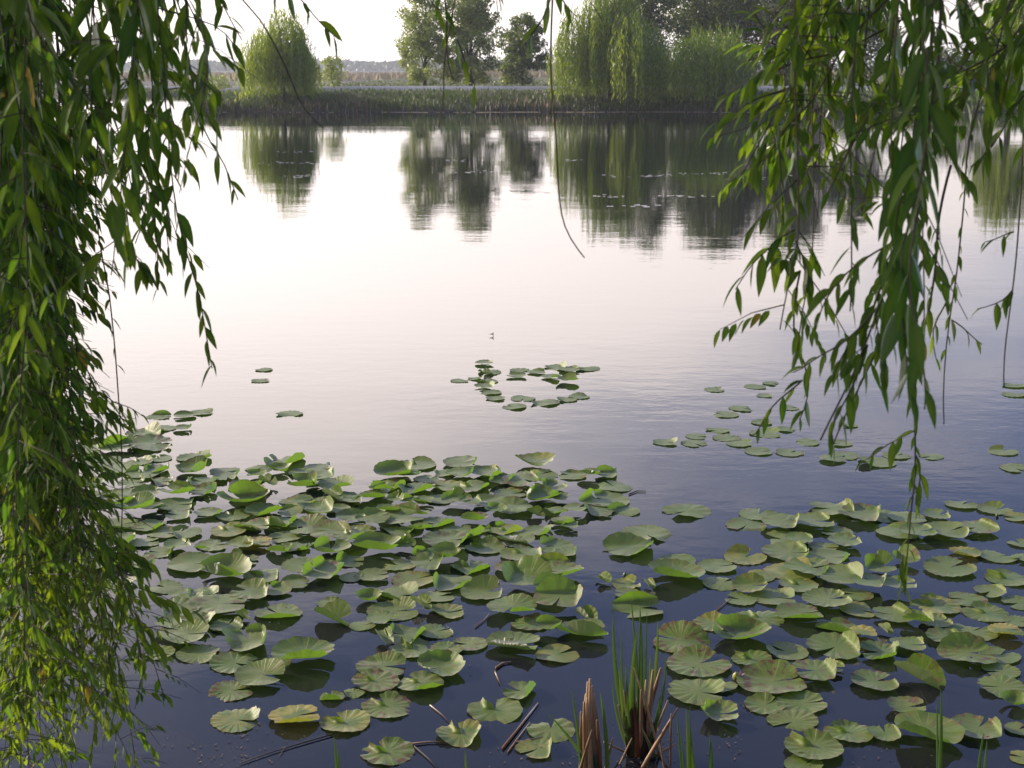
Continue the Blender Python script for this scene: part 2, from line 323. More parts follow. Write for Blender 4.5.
def weeping(name, x, y, H, W, n, seed, label, tshift=0., low=.35, group=None):
    rg = random.Random(seed); base = Vector((x, y, max(.0, ground_z(x, y)))); root = empty(name, base); tag(root, label, 'tree', group)
    b = MB(); limbs(b, base, H, rg, 8, W * .34, H * .026); b.build('trunk', M['bark'], root)
    b = MB(); Rr = W / 2
    lobes = []
    for _ in range(17):
        lc = Vector((rg.uniform(-.68, .68) * Rr, rg.uniform(-.65, .65) * Rr, 0)); lobes.append((lc, rg.uniform(.2, .42) * Rr, 1 - .55 * (lc.length / Rr) ** 1.3 + rg.uniform(-.22, .12)))
    lobes.append((Vector((.06 * Rr, 0, 0)), .5 * Rr, 1.))
    for i in range(n):
        c, lr, lh = rg.choice(lobes); a = rg.uniform(0, 2 * PI); q = math.sqrt(rg.random())
        px_, py_ = c.x + math.cos(a) * q * lr, c.y + math.sin(a) * q * lr
        zt = H * lh * (.62 + .38 * math.sqrt(max(0, 1 - q * q))) - rg.random() * .12 * H
        rr = math.hypot(px_, py_) / Rr; zl = low + (1 - min(1, rr)) * .12 * H + rg.random() ** 1.6 * .35 * H; zl = min(zl, zt - .5)
        out_ = Vector((math.cos(a), math.sin(a), 0)) * rg.uniform(.05, .35); p0 = base + Vector((px_, py_, zt)); ln = zt - zl; k = int(ln / .085); tt = rg.gauss(.42, .12) + tshift + .22 * math.sin(c.x * 5 + c.y * 9 + seed) + (.5 if px_ < -.78 * Rr else 0)  # left edge gets a brighter tint, painting in the sun from that side
        for j in range(k):
            f = j / max(1, k - 1); p = p0 + out_ * min(1, f * 3) + Vector((rg.gauss(0, .05), rg.gauss(0, .05), -ln * f))
            sd = rg.uniform(0, 2 * PI); dn = Vector((math.cos(sd) * .5, math.sin(sd) * .5, -1)).normalized(); wv = dn.cross(Vector((math.sin(sd * 3), math.cos(sd * 2), .2))).normalized()
            l_ = rg.uniform(.06, .11); b.quad(p, dn * l_, wv * l_ * .22, min(1, max(0, tt + rg.gauss(0, .15))))
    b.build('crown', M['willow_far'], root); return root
def loose(name, x, y, H, W, n, seed, label, tmid=.5, leaf=.07, group=None, stems=1, low=.2):
    rg = random.Random(seed); base = Vector((x, y, ground_z(x, y))); root = empty(name, base); tag(root, label, 'tree', group)
    b = MB(); tips = []
    for q in range(stems): tips += limbs(b, base + Vector(((q - (stems - 1) / 2) * W * .28, 0, 0)), H * rg.uniform(.85, 1), rg, 11, W * .36, H * .016)
    cl = []
    for st, mid, e in tips:
        for k in range(3):
            c = mid.lerp(e, rg.uniform(.1, 1.25)) + Vector((rg.gauss(0, .09), rg.gauss(0, .09), rg.gauss(0, .06))) * W; f = e + (c - e) * .3
            b.tube([mid, c], [H * .004, H * .0015], 4, cap=False); cl.append((c, rg.uniform(.07, .16) * W))
    for k in range(int(85 * stems)):
        t = rg.random(); a = rg.uniform(0, 2 * PI); q = math.sqrt(rg.random()) * W * .46 * math.sin(PI * (.14 + .80 * t)) ** .6 * rg.uniform(.8, 1.15)
        cl.append((base + Vector((math.cos(a) * q, math.sin(a) * q, H * (low + (1 - low) * t))), rg.uniform(.09, .18) * W))
    b.build('trunk', M['bark'], root); b = MB()
    for i in range(n):
        c, r_ = cl[int(rg.random() * len(cl))]; d = Vector((rg.gauss(0, 1), rg.gauss(0, 1), rg.gauss(0, 1))).normalized() * r_ * rg.random() ** .45; d.z *= .9
        p = c + d; 
        if p.z < base.z + .25: continue
        u = Vector((rg.gauss(0, 1), rg.gauss(0, 1), rg.gauss(0, 1) - .6)).normalized(); v = u.cross(Vector((rg.gauss(0, 1), rg.gauss(0, 1), rg.gauss(0, 1)))).normalized(); l_ = leaf * rg.uniform(.6, 1.3)
        b.quad(p, u * l_, v * l_ * .45, min(1, max(0, tmid + rg.gauss(0, .16) + .2 * math.sin(c.x * 7 + c.z * 3))))
    b.build('crown', M['leaf_far'], root); return root
def X(px, y): return (px - 512) / F_PX * (y * math.cos(PITCH) + 2.6 * math.sin(PITCH))
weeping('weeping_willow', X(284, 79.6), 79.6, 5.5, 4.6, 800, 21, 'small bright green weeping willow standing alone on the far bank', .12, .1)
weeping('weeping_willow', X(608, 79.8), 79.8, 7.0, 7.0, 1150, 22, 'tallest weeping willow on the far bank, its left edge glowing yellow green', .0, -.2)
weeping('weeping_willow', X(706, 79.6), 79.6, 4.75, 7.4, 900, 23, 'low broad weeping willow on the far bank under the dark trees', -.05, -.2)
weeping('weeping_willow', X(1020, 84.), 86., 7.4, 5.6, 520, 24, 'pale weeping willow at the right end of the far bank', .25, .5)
loose('sapling_tree', X(424, 90.), 91., 6.5, 3.9, 15000, 31, 'airy light green young tree beside the far path', .85, .07, low=.0)
loose('sapling_tree', X(470, 91.), 92., 7.2, 4.4, 19000, 32, 'airy grey green tree joining its lighter neighbour by the far path', .6, .075, low=.0)
loose('dark_bush', X(523, 96.), 96., 4.6, 3.8, 11000, 33, 'dark rounded bush between airy tree and tallest weeping willow', .25, .08, low=.0)
loose('dark_tree', X(648, 92.), 93., 8.4, 4.8, 13000, 34, 'thin dark tree showing gaps of sky between the two big weeping willows', .15, .08, low=.08)
loose('dark_tree', X(722, 95.), 96., 8.7, 8.0, 30000, 35, 'tall dark broad tree behind the low weeping willow', .12, .09, low=.1, stems=2)
loose('dark_tree', X(800, 92.), 93., 8.3, 6.2, 22000, 36, 'tall dark tree behind the foremost hanging leaves, right of the low willow', .18, .09, low=.0, stems=2)
loose('dark_tree', X(862, 94.), 95., 7.0, 4.4, 11000, 37, 'last dark tree before the patch of open sky on the right', .2, .09, low=.0)
loose('shrub', X(330, 84.), 86., 2.0, 1.7, 1500, 38, 'pale yellow green shrub beside the small weeping willow', .95, .06, low=.05)
loose('shrub', X(212, 108.), 110., 2.6, 3.0, 2200, 39, 'yellow green shrub on the dyke left of the small weeping willow', .9, .07, low=.05)
loose('shrub', X(950, 90.), 90., 2.4, 6.0, 4000, 40, 'dark low shrub under the open sky near the pale willow', .25, .07, low=.05)
rg = random.Random(4); b = MB(); c = onz(359, 109.5, .1)
vs_ = []; n_ = 9
for j in range(5):
    for i in range(n_):
        a = 2 * PI * i / n_; q = math.sin(PI * (j + .6) / 5.4); vs_.append(c + Vector((math.cos(a) * .2 * q * rg.uniform(.7, 1.25), math.sin(a) * .13 * q * rg.uniform(.7, 1.2), .22 * j / 4)))
b.add(vs_, [(j * n_ + i, j * n_ + (i + 1) % n_, (j + 1) * n_ + (i + 1) % n_, (j + 1) * n_ + i) for j in range(4) for i in range(n_)] + [tuple(range(n_ - 1, -1, -1)), tuple(range(4 * n_, 5 * n_))])
tag(b.build('plastic_bag', M['blue'], smooth=False), 'small crumpled blue plastic bag lying at the foot of the far bank', 'plastic bag')

# ------------------------------------------------------------------ lily pads: x, y, width in the survey of the pond, and how each leaf lies
# f flat  w one lobe standing upright  e right edge turned up  g near edge turned up  d far edge turned up  b bowl  c rolled up  u half of the leaf upright  y yellowing  s sunk
PADS = '''75,425,30,f 92,437,26,b 86,451,36,f 119,449,36,d 144,436,34,d 113,470,40,f 160,417,24,f 184,417,22,d 202,413,24,f 163,429,24,f 184,430,20,e 152,446,46,e 100,461,40,f 140,462,24,w 160,459,22,w 196,458,32,f
143,475,32,w 159,471,26,e 193,473,38,b 202,484,30,e 204,493,30,e 134,483,28,f 161,482,28,f 128,494,30,f 147,496,26,d 176,496,36,b 178,507,34,e 126,504,22,f 136,513,38,b 155,511,24,e 179,517,26,e 94,483,24,f 92,488,14,c 108,500,34,f 84,500,30,f
120,525,36,f 150,527,34,f 122,545,34,e 146,543,30,f 166,534,34,f 185,535,32,f 160,553,30,f 180,549,28,e 110,565,36,f 140,566,34,e 90,560,34,f 70,545,34,f 60,520,34,f 40,560,36,f 85,590,36,f 50,600,36,f 62,480,30,f 120,585,34,f
284,462,42,f 258,470,24,f 226,472,28,f 228,479,28,e 256,477,20,b 248,485,34,f 268,486,16,c 281,472,24,b 302,474,22,d 321,469,32,f 323,478,30,e 247,495,34,g 243,504,48,b 306,489,36,b 317,488,20,y 290,502,20,f 302,505,30,d 320,503,26,f 338,490,32,g 347,500,28,e 334,500,20,c
208,515,26,e 233,516,32,w 264,515,34,b 281,526,34,e 259,531,28,g 289,515,24,d 318,515,38,b 338,511,22,d 308,531,42,d 330,537,38,d 284,538,32,f 228,533,34,w 250,528,30,f 214,546,32,f 203,553,18,g 240,550,28,b 257,545,32,y 281,552,28,w 331,552,38,b 351,541,32,w 300,548,28,f
417,465,36,w 397,476,40,b 411,479,22,g 426,480,24,f 463,464,34,e 445,474,22,f 461,477,30,e 489,476,38,b 502,483,28,d 390,487,36,f 415,491,34,f 446,487,36,f 472,489,32,w 382,493,24,g 374,500,28,g 397,504,18,u 409,503,18,b 424,504,20,y 441,500,28,f 456,504,28,u 470,506,24,e 490,504,32,d 353,504,20,e
372,515,32,f 391,515,24,g 404,522,44,d 421,517,18,g 438,524,32,f 475,523,28,g 495,516,22,b 468,534,46,f 500,530,28,w 372,525,30,d 400,532,32,f 421,534,22,g 450,544,46,d 405,548,20,u 485,548,38,w 380,552,46,b 425,556,30,f 447,560,32,b 360,532,30,f 352,520,26,d
537,466,38,b 538,475,38,f 524,485,38,e 511,494,30,f 570,476,28,f 590,478,22,g 608,476,28,e 614,487,34,f 552,489,28,e 540,500,42,b 559,501,20,e 602,501,50,f 598,513,32,f 623,512,30,f 536,516,14,c 555,515,22,g 576,514,24,e 562,525,22,g 572,529,18,e 540,532,32,f 512,510,36,d 507,533,30,w 515,543,36,g 555,547,38,f 568,554,24,f 530,557,34,f
686,512,48,f 647,535,48,f 628,550,48,d 677,562,38,f 674,577,56,g 603,582,14,c 628,585,28,f 626,596,24,y 640,609,50,f 649,587,12,c
194,566,46,e 224,576,50,b 165,588,32,f 264,576,38,w 251,596,40,e 276,592,28,d 296,585,26,d 203,595,32,f 180,596,20,f 192,603,34,f 221,609,50,f 175,614,46,f 198,627,36,e 227,626,32,f 243,619,14,c 278,614,44,f 186,641,48,d 199,655,44,f 250,644,56,b 170,630,26,e 158,654,34,f 246,562,28,f 232,560,26,w
323,576,46,e 352,578,24,f 374,578,30,f 415,580,40,f 330,604,24,f 370,601,24,r 335,621,32,c 400,596,44,f 395,612,46,f 422,609,18,c 438,597,34,f 446,613,36,f 363,626,24,f 383,623,28,e 385,643,24,c 404,636,42,f 413,650,44,w 437,632,34,f 350,562,30,f 300,566,34,f 398,566,32,f
452,584,46,f 470,568,38,w 522,556,40,w 516,570,38,e 554,566,36,f 557,578,42,g 553,594,36,e 525,585,50,u 485,594,42,d 512,614,46,g 532,624,36,f 560,608,50,d 547,632,28,b 585,619,20,c 584,637,52,g 515,649,58,g 558,655,44,f 468,645,38,f 447,652,34,f 430,568,34,d
235,664,50,f 262,680,52,d 232,692,46,f 275,663,32,f 305,661,62,g 238,721,52,f 296,719,52,y 332,698,26,w 353,694,22,f 345,723,52,w 384,669,52,d 375,684,48,w 420,686,48,w 440,671,52,b 387,707,52,w 387,753,56,w 461,735,52,w 495,711,58,w 521,694,40,e 551,730,50,f 537,750,44,f
713,624,40,f 740,638,56,b 759,619,50,w 680,643,56,d 699,666,62,d 698,695,58,f 716,685,44,f 740,600,34,f 752,660,42,w 785,652,42,f 772,684,66,d 765,706,42,f 719,718,48,b 803,704,48,f 815,676,48,e 832,670,30,e 835,650,58,e 838,629,46,w 800,618,46,g 828,604,48,e 876,684,48,e 918,680,44,c 880,655,46,e 910,647,36,e 862,637,32,y 885,633,14,c 893,617,42,e 860,611,38,f
792,723,50,f 813,750,60,w 848,733,48,w 885,736,36,e 925,739,68,g 908,712,40,g 978,731,54,e 1000,688,52,f 1014,705,28,r 1019,730,30,f 804,766,40,f 1022,758,30,f
759,515,42,f 746,526,42,f 783,527,42,e 782,540,50,f 790,555,50,e 745,558,44,f 718,567,42,f 724,583,42,f 792,572,52,f 758,577,34,f 752,590,38,d 775,598,48,f 799,586,42,w 831,511,46,e 862,518,50,e 814,525,44,e 885,517,42,f 908,520,40,f 899,534,42,d 836,533,34,f 846,545,36,e 825,548,30,f 832,560,46,e 810,572,50,e 840,582,48,e 855,595,36,f 880,570,38,u 905,562,30,u 800,543,30,e 870,590,40,e 900,595,38,e
962,505,34,f 995,510,34,f 1016,518,28,f 938,517,32,e 976,530,44,e 948,535,46,e 919,537,36,e 964,555,32,y 950,570,50,e 998,557,40,f 1007,579,44,w 1020,544,26,f 1022,560,22,f 935,606,48,w 966,600,38,f 990,594,32,e 986,614,46,w 1018,604,36,f 972,632,52,f 1006,635,36,y 968,658,56,d 1000,656,42,f 946,640,38,e 1000,672,38,f 917,625,34,g 937,624,32,e 1018,622,30,f
1003,452,30,f 1016,469,32,f 1014,386,22,f 1014,395,24,f 667,443,26,f 694,444,26,f 697,437,22,f 717,431,24,f 727,438,28,f 740,444,28,f 759,452,30,f 790,453,30,f 766,434,32,f 715,390,22,f 756,387,22,f 771,384,16,f 725,415,26,f 743,409,26,f 764,396,16,f 790,408,22,f 762,423,22,f 786,430,20,f 806,443,26,f 840,444,24,f 833,460,26,f 845,456,30,f 875,463,38,f 897,456,28,f 931,457,24,f 850,426,16,f
485,364,20,e 460,381,18,f 475,379,16,f 489,373,24,f 487,382,22,f 485,388,22,e 491,393,22,f 496,399,20,f 516,377,20,d 520,371,20,f 537,373,18,d 556,368,26,f 570,371,22,f 586,369,26,f 552,378,20,y 568,382,24,b 523,399,26,f 514,407,26,f 544,403,30,f 566,400,22,f 579,397,22,f 264,370,18,f 261,381,18,f 289,414,26,f'''
PADS = [(float(a), float(b_), float(c_), d_) for a, b_, c_, d_ in (e.split(',') for e in PADS.split())]

def pad_geo(rg, kind, sinus, Rm, near, ruffle=0.):
    nr, ntt = 10, (64 if near else 44)
    dl = rg.uniform(.05, .32); ph = rg.uniform(0, 6.28); asp = rg.uniform(1.02, 1.16); k = rg.choice((11, 13, 15, 17, 19)); a1 = rg.uniform(.006, .028)
    a2, p2, a3, p3 = rg.uniform(0, .035), rg.uniform(0, 6), rg.uniform(0, .03), rg.uniform(0, 6); bowl = rg.uniform(-.02, .07); folds = []; tilt = rg.uniform(0, .05); ta = rg.uniform(0, 6.28); lift = 0
    U = rg.uniform
    if kind in 'fys' or kind in 'wegd':
        q = rg.random()                       # most flat leaves have one lobe of the notch slightly rolled or dipped
        if kind == 'f' and q < .5: folds.append((.55, U(.35, .6), U(.15, .3), U(.25, .8) * rg.choice((1, 1, -.5)), 1))
    if kind == 'w': folds.append((-PI / 2 + U(-.25, .1), -U(.26, .42), U(.06, .11), U(1.35, 1.9), 3)); folds.append((-U(.4, .8), U(.5, .7), .2, U(-.1, .4), 2))
    if kind == 'e': folds.append((U(-.6, .45), U(.45, .74), U(.12, .26), U(1.0, 1.9), 0)); bowl += .04; lift = .01
    if kind == 'g': folds.append((-PI / 2 + U(-.5, .5), U(.2, .55), U(.25, .5), U(.7, 1.35), 0)); lift = .02; bowl += .06
    if kind == 'd': folds.append((PI / 2 + U(-.7, .7), U(.1, .5), U(.3, .55), U(.2, .6), 0)); lift = .008
    if kind == 'b': bowl = U(.16, .34); a2 *= 2; a3 *= 2.2; lift = .015; folds.append((U(0, 6.28), U(.35, .6), U(.25, .4), U(.4, 1.0), 0))
    if kind == 'u': folds.append((U(.2, 1.4), U(-.1, .2), U(.25, .4), U(.9, 1.25), 0)); folds.append((U(2.2, 3.2), U(.3, .5), .3, U(.6, 1.), 0)); lift = .02
    if kind == 'c': w = U(.3, 1.1); folds += [(w, .12, .3, U(1.0, 1.7), 0), (w + PI, .12, .3, U(1.0, 1.7), 0)]; tilt = U(.05, .25); ta = w + PI / 2; lift = .012
    if kind == 'r': bowl = .48; lift = .008
    if kind == 'y': folds.append((-PI / 2 + U(-.7, .7), U(.3, .6), .3, U(.4, 1.1), 0)); lift = .01
    if ruffle:
        a2 *= 1.9; a3 *= 1.9
        if rg.random() < ruffle: folds.append((U(0, 6.28), U(.35, .7), U(.12, .28), U(.6, 1.5), 0))
        if rg.random() < ruffle * .4: folds.append((U(-.9, .5), U(.45, .72), U(.1, .2), U(.9, 1.7), 0))
    v, ra, an = [], [], []
    bite = [(U(0.4, 5.9), U(.05, .12), U(.06, .2)) for _ in range(rg.choice((0, 0, 1, 2)))]
    for i in range(nr + 1):
        r = (i / nr) ** .85
        for j in range(ntt + 1):
            th = dl + (2 * PI - 2 * dl) * j / ntt; e1 = (th - dl) / .38; e2 = (2 * PI - dl - th) / .38
            Rf = 1 - .20 * math.exp(-e1 * e1) - .20 * math.exp(-e2 * e2) + .018 * math.sin(3 * th + ph) + .014 * math.sin(k * th + ph) + .006 * math.sin(2.3 * k * th)
            for bt, bd, bw in bite: Rf -= bd * math.exp(-((th - bt) / bw) ** 2)
            x = r * Rf * math.cos(th) * asp; y = r * Rf * math.sin(th)
            x, y = x * math.cos(sinus) - y * math.sin(sinus), x * math.sin(sinus) + y * math.cos(sinus)
            z = a1 * r * r * math.sin(k * th + ph) + a2 * r * r * math.sin(2 * th + p2) + a3 * r * r * math.sin(3 * th + p3) + bowl * r ** 3
            z += .03 * r * mnoise.noise(Vector((x * 2.3 + ph * 9, y * 2.3, ph)))
            for (phi, d, rad_, A, lobe) in folds:
                if lobe in (1, 3) and th > PI or lobe == 2 and th < PI: continue
                wa = sinus + phi if lobe else phi
                nxx, nyy = math.cos(wa), math.sin(wa); sgn = 1 if A > 0 else -1; A = abs(A)
                q = x * nxx + y * nyy - d
                if q <= 0: continue
                if lobe == 3:                       # only the notch edge of the lobe rolls up, fading out towards the leaf's centre
                    fs = (x * math.cos(sinus) + y * math.sin(sinus) - .02) / .24; fs = min(1, max(0, fs)); A *= fs * fs * (3 - 2 * fs)
                    if A < .01: continue
                t = min(q / rad_, A); rest = q - t * rad_
                nq = rad_ * math.sin(t) + rest * math.cos(t) - z * math.sin(t) * sgn; nz = rad_ * (1 - math.cos(t)) + rest * math.sin(t)
                x += (nq - q) * nxx; y += (nq - q) * nyy; z = z * math.cos(t) + nz * sgn
            v.append((x, y, z)); ra.append(r); an.append(th)
    ca, sa = math.cos(ta), math.sin(ta); ct, st = math.cos(tilt), math.sin(tilt); o = []
    for x, y, z in v:
        u, w = x * ca + y * sa, -x * sa + y * ca; u, z = u * ct - z * st, u * st + z * ct; o.append((u * ca - w * sa, u * sa + w * ca, z))
    mn = np.percentile([q[2] for q in o], 20)
    o = [(x * Rm, y * Rm, (z - mn) * Rm + lift) for x, y, z in o]
    n1 = ntt + 1; f = [(i * n1 + j, (i + 1) * n1 + j, (i + 1) * n1 + j + 1, i * n1 + j + 1) for i in range(nr) for j in range(ntt)]
    return o, f, ra, an

LOOK = {'f': 'spread out', 'w': 'notched', 'e': 'curled', 'g': 'front raised', 'd': 'back raised', 'b': 'bowl shaped', 'c': 'rolled up', 'u': 'half upright', 'y': 'yellowing', 'r': 'ring shaped'}
LONG = {'f': 'spread out grey green pad', 'w': 'pad with one lobe upright', 'e': 'pad with bright upturned right edge', 'g': 'green pad with raised near edge', 'd': 'green pad with raised far side', 'b': 'bowl shaped green pad', 'c': 'rolled up green pad', 'u': 'pad standing half upright', 'y': 'yellowing green pad', 'r': 'ring shaped curled pad'}
def region(x, y):
    if x < 320 and y < 425 and x > 240: return 'lone pads on open water', 'lone pads on open water'
    if 445 < x < 600 and y < 420: return 'patch in mid pond', 'lily pads of the small patch in mid pond'
    if x > 990 and y < 480: return 'open water near right edge', 'lily pads on open water by the right edge'
    if x > 650 and y < 470: return 'loose far right patch', 'lily pads of the loose far right patch'
    if x < 660:
        row = 'back' if y < 482 else 'upper' if y < 508 else 'middle' if y < 540 else 'lower' if y < 590 else 'front' if y < 660 else 'nearest'
        return ('%s %s of left raft' % (row, 'left' if x < 215 else 'centre' if x < 400 else 'right'), 'lily pads of the left raft')
    row = 'back' if y < 548 else 'middle' if y < 600 else 'front' if y < 672 else 'nearest'
    return ('%s %s of right raft' % (row, 'left' if x < 790 else 'centre' if x < 900 else 'right'), 'lily pads of the right raft')
ORD = 'first second third fourth fifth sixth seventh eighth ninth tenth eleventh twelfth thirteenth fourteenth fifteenth sixteenth seventeenth eighteenth nineteenth twentieth'.split()
ORD += ['twenty-' + o for o in ORD[:9]] + ['thirtieth']
buckets = {}
single0 = set(sorted(range(len(PADS)), key=lambda i: -PADS[i][2])[:298])
for i, (x, y, w, k) in enumerate(PADS):
    if i in single0: buckets.setdefault((k, region(x, y)[0]), []).append(i)
rank = {}
for key, ids in buckets.items():
    for r_, i in enumerate(sorted(ids, key=lambda i: PADS[i][0])): rank[i] = (r_, len(ids))
placed = []
single = set(sorted(range(len(PADS)), key=lambda i: -PADS[i][2])[:298]); rest = MB(); rest_attr = ([], [])
for i, (x, y, w, k) in sorted(enumerate(PADS), key=lambda e: (e[1][3] not in 'fs', e[1][1])):
    rg = random.Random(1000 + i); p = onz(x, y); Rm = w / 2 * dep(p) / F_PX
    if k in 'egdu': Rm *= 1.03
    Rm *= 1.06 if x < 660 and 430 < y < 640 else .96
    if k == 'c': Rm *= 1.25
    lay = 0
    for (q, rq, lq) in placed:
        if (q - p).length < (rq + Rm) * .82: lay = max(lay, lq + 1)
    lay = min(lay, 5); placed.append((p, Rm, lay))
    sinus = rg.choice((rg.uniform(-.5, .6), rg.uniform(2.4, 3.9), rg.uniform(0, 6.28), rg.uniform(-.3, .9)))
    if k == 'w': sinus = PI / 2 + rg.uniform(.1, .85)
    vv, ff, ra, an = pad_geo(rg, k, sinus, Rm, y > 600, (.55 if x < 660 and 425 < y < 650 else .16) if k in ('wegdb' if x > 660 else 'fwegdb') else 0)
    if i not in single:
        rest.add([Vector(q) + Vector((p.x, p.y, .004 + lay * .011)) for q in vv], ff); rest_attr[0].extend(ra); rest_attr[1].extend(an); continue
    me = bpy.data.meshes.new('lily_pad'); me.from_pydata(vv, [], ff); me.materials.append(M['pad']); me.polygons.foreach_set('use_smooth', [True] * len(ff))
    for nm, val in (('rad', ra), ('ang', an)): me.attributes.new(nm, 'FLOAT', 'POINT').data.foreach_set('value', val)
    o = bpy.data.objects.new('lily_pad', me); COL.objects.link(o); o.location = (p.x, p.y, .004 + lay * .011)
    o.color = (.8 if k == 'y' else (.3 if rg.random() < .1 else 0.), 1. if rg.random() < .25 else .35, 0, 1)
    reg, grp = region(x, y); r_, n_ = rank[i]
    where = 'in the ' + reg if not reg.startswith(('open', 'lone')) else 'on ' + reg if reg.startswith('open') else 'among ' + reg
    lab = LONG[k] + ' ' + where if n_ == 1 else '%s, %s from left of the %d %s ones %s' % (LONG[k], ORD[r_], n_, LOOK[k], where)
    if len(lab.replace('-', ' ').split()) > 16: lab = '%s pad, %s from left of %d %s' % (LOOK[k], ORD[r_], n_, where)
    tag(o, lab, 'lily pad', grp)

o = rest.build('small_lily_pads', M['pad']); o.color = (0, .3, 0, 1)
for nm, val in zip(('rad', 'ang'), rest_attr): o.data.attributes.new(nm, 'FLOAT', 'POINT').data.foreach_set('value', val)
tag(o, 'smallest lily pads between the larger ones and far out on the pond', 'lily pads', kind='stuff')
# buds
def bud(px, py, r, label, flower=False):
    base = onz(px, py); root = empty('water_lily_bud', base); tag(root, label, 'flower bud'); b = MB(); n = 10; prof = [(0.15, -.3), (.7, .1), (1, .8), (.85, 1.5), (.35, 2.1), (.02, 2.3)]
    b.add([base + Vector((math.cos(2 * PI * j / n) * q * r * (1 + .08 * (j % 2)), math.sin(2 * PI * j / n) * q * r * (1 + .08 * (j % 2)), z * r)) for q, z in prof for j in range(n)],
          [(i * n + j, i * n + (j + 1) % n, (i + 1) * n + (j + 1) % n, (i + 1) * n + j) for i in range(len(prof) - 1) for j in range(n)], .9 if flower else .1); b.build('bud', M['bud'], root)
    b = MB(); b.tube([base - Vector((0, 0, .12)), base - Vector((0, 0, .01))], [r * .28, r * .28], 6, .3); b.build('stalk', M['bud'], root)
    if flower:
        b = MB()
        for j in range(5):
            a = 2 * PI * j / 5; d = Vector((math.cos(a), math.sin(a), .7)).normalized(); q = d.cross(Vector((0, 0, 1))).normalized(); c0 = base + Vector((r * .9, 0, r * 1.0))
            b.add([c0, c0 + d * r * .9 + q * r * .4, c0 + d * r * 1.7, c0 + d * r * .9 - q * r * .4], [(0, 1, 2, 3)], .1)
        b.build('petals', M['petal'], root)
bud(625, 577, .011, 'small dark green bud on open water left of the pad with raised near edge')
bud(997, 517, .009, 'tiny bud on open water among the pads at the right of the back row')
bud(736, 680, .016, 'yellow bud with a purple tip beside the large folded pad', True)

# ------------------------------------------------------------------ plants and dead stems at the near edge
def blade(b, base, tip, w, bend, tint, n=9, mt=0):
    base, tip = Vector(base), Vector(tip); d = tip - base; sd = d.cross(Vector((0, 1, 0))).normalized(); vs = []; bow = Vector(bend)
    for i in range(n + 1):
        t = i / n; p = base + d * t + bow * math.sin(PI * t) ; ww = w * (1 - t ** 3) ** .8 * (.75 + .25 * min(1, t * 4)) / 2 + .0004
        vs += [p - sd * ww, p + Vector((0, ww * .5, 0)), p + sd * ww]
    b.add(vs, [q for i in range(n) for q in ((i * 3, i * 3 + 1, i * 3 + 4, i * 3 + 3), (i * 3 + 1, i * 3 + 2, i * 3 + 5, i * 3 + 4))], tint, mt)
def plant(name, base_px, label, cat, greens, deads, group=None, dark=None):
    """greens / deads: (base x, base y, tip x, tip y, width px, bend px, lean towards the viewer)"""
    c = onz(*base_px); dd = dep(c); k = dd / F_PX; root = empty(name, c); tag(root, label, cat, group); rg = random.Random(int(base_px[0] * 7 + base_px[1]))
    def pts(e):
        bx, by, tx, ty, w, bend, ln = e; d0 = dd + rg.uniform(-.04, .04); return at(bx, by, d0), at(tx, ty, d0 - ln * .01), w * k * .66, Vector((bend * k, 0, 0))
    for e in greens:
        p, q, w, bw = pts(e); b = MB(); low = p - (q - p).normalized() * max(0, (p.z + .05)) / max(.2, (q - p).normalized().z) if p.z > -.05 else p
        blade(b, low, q, w, bw, min(1, max(0, rg.gauss(.1, .25)))); b.build('blade', M['blade'], root)
    for e in deads:
        p, q, w, bw = pts(e); b = MB(); low = p - (q - p).normalized() * max(0, (p.z + .05)) / max(.25, abs((q - p).normalized().z)) if p.z > -.05 else p
        mid = low.lerp(q, .5) + bw; tn = min(1, max(0, rg.gauss(.55, .3))); b.tube([low, low.lerp(mid, .5), mid, mid.lerp(q, .6), q], [w * .5, w * .52, w * .46, w * .4, w * .22], 7, tn); b.build('dead_stem', M['dead_stem'], root)
    if dark:
        b = MB(); 
        for (bx, by, tx, ty, w) in dark:
            p, q = at(bx, by, dd), at(tx, ty, dd); b.tube([p - Vector((0, 0, .08)), p.lerp(q, .5) + Vector((rg.gauss(0, .004), 0, 0)), q], [w * k * .55, w * k * .5, w * k * .2], 8, rg.random() ** 1.6)
        b.v = [v - (v - CAM) * (.03 / dd) for v in b.v]
        b.build('rootstock', M['dark_base'], root)
    return root
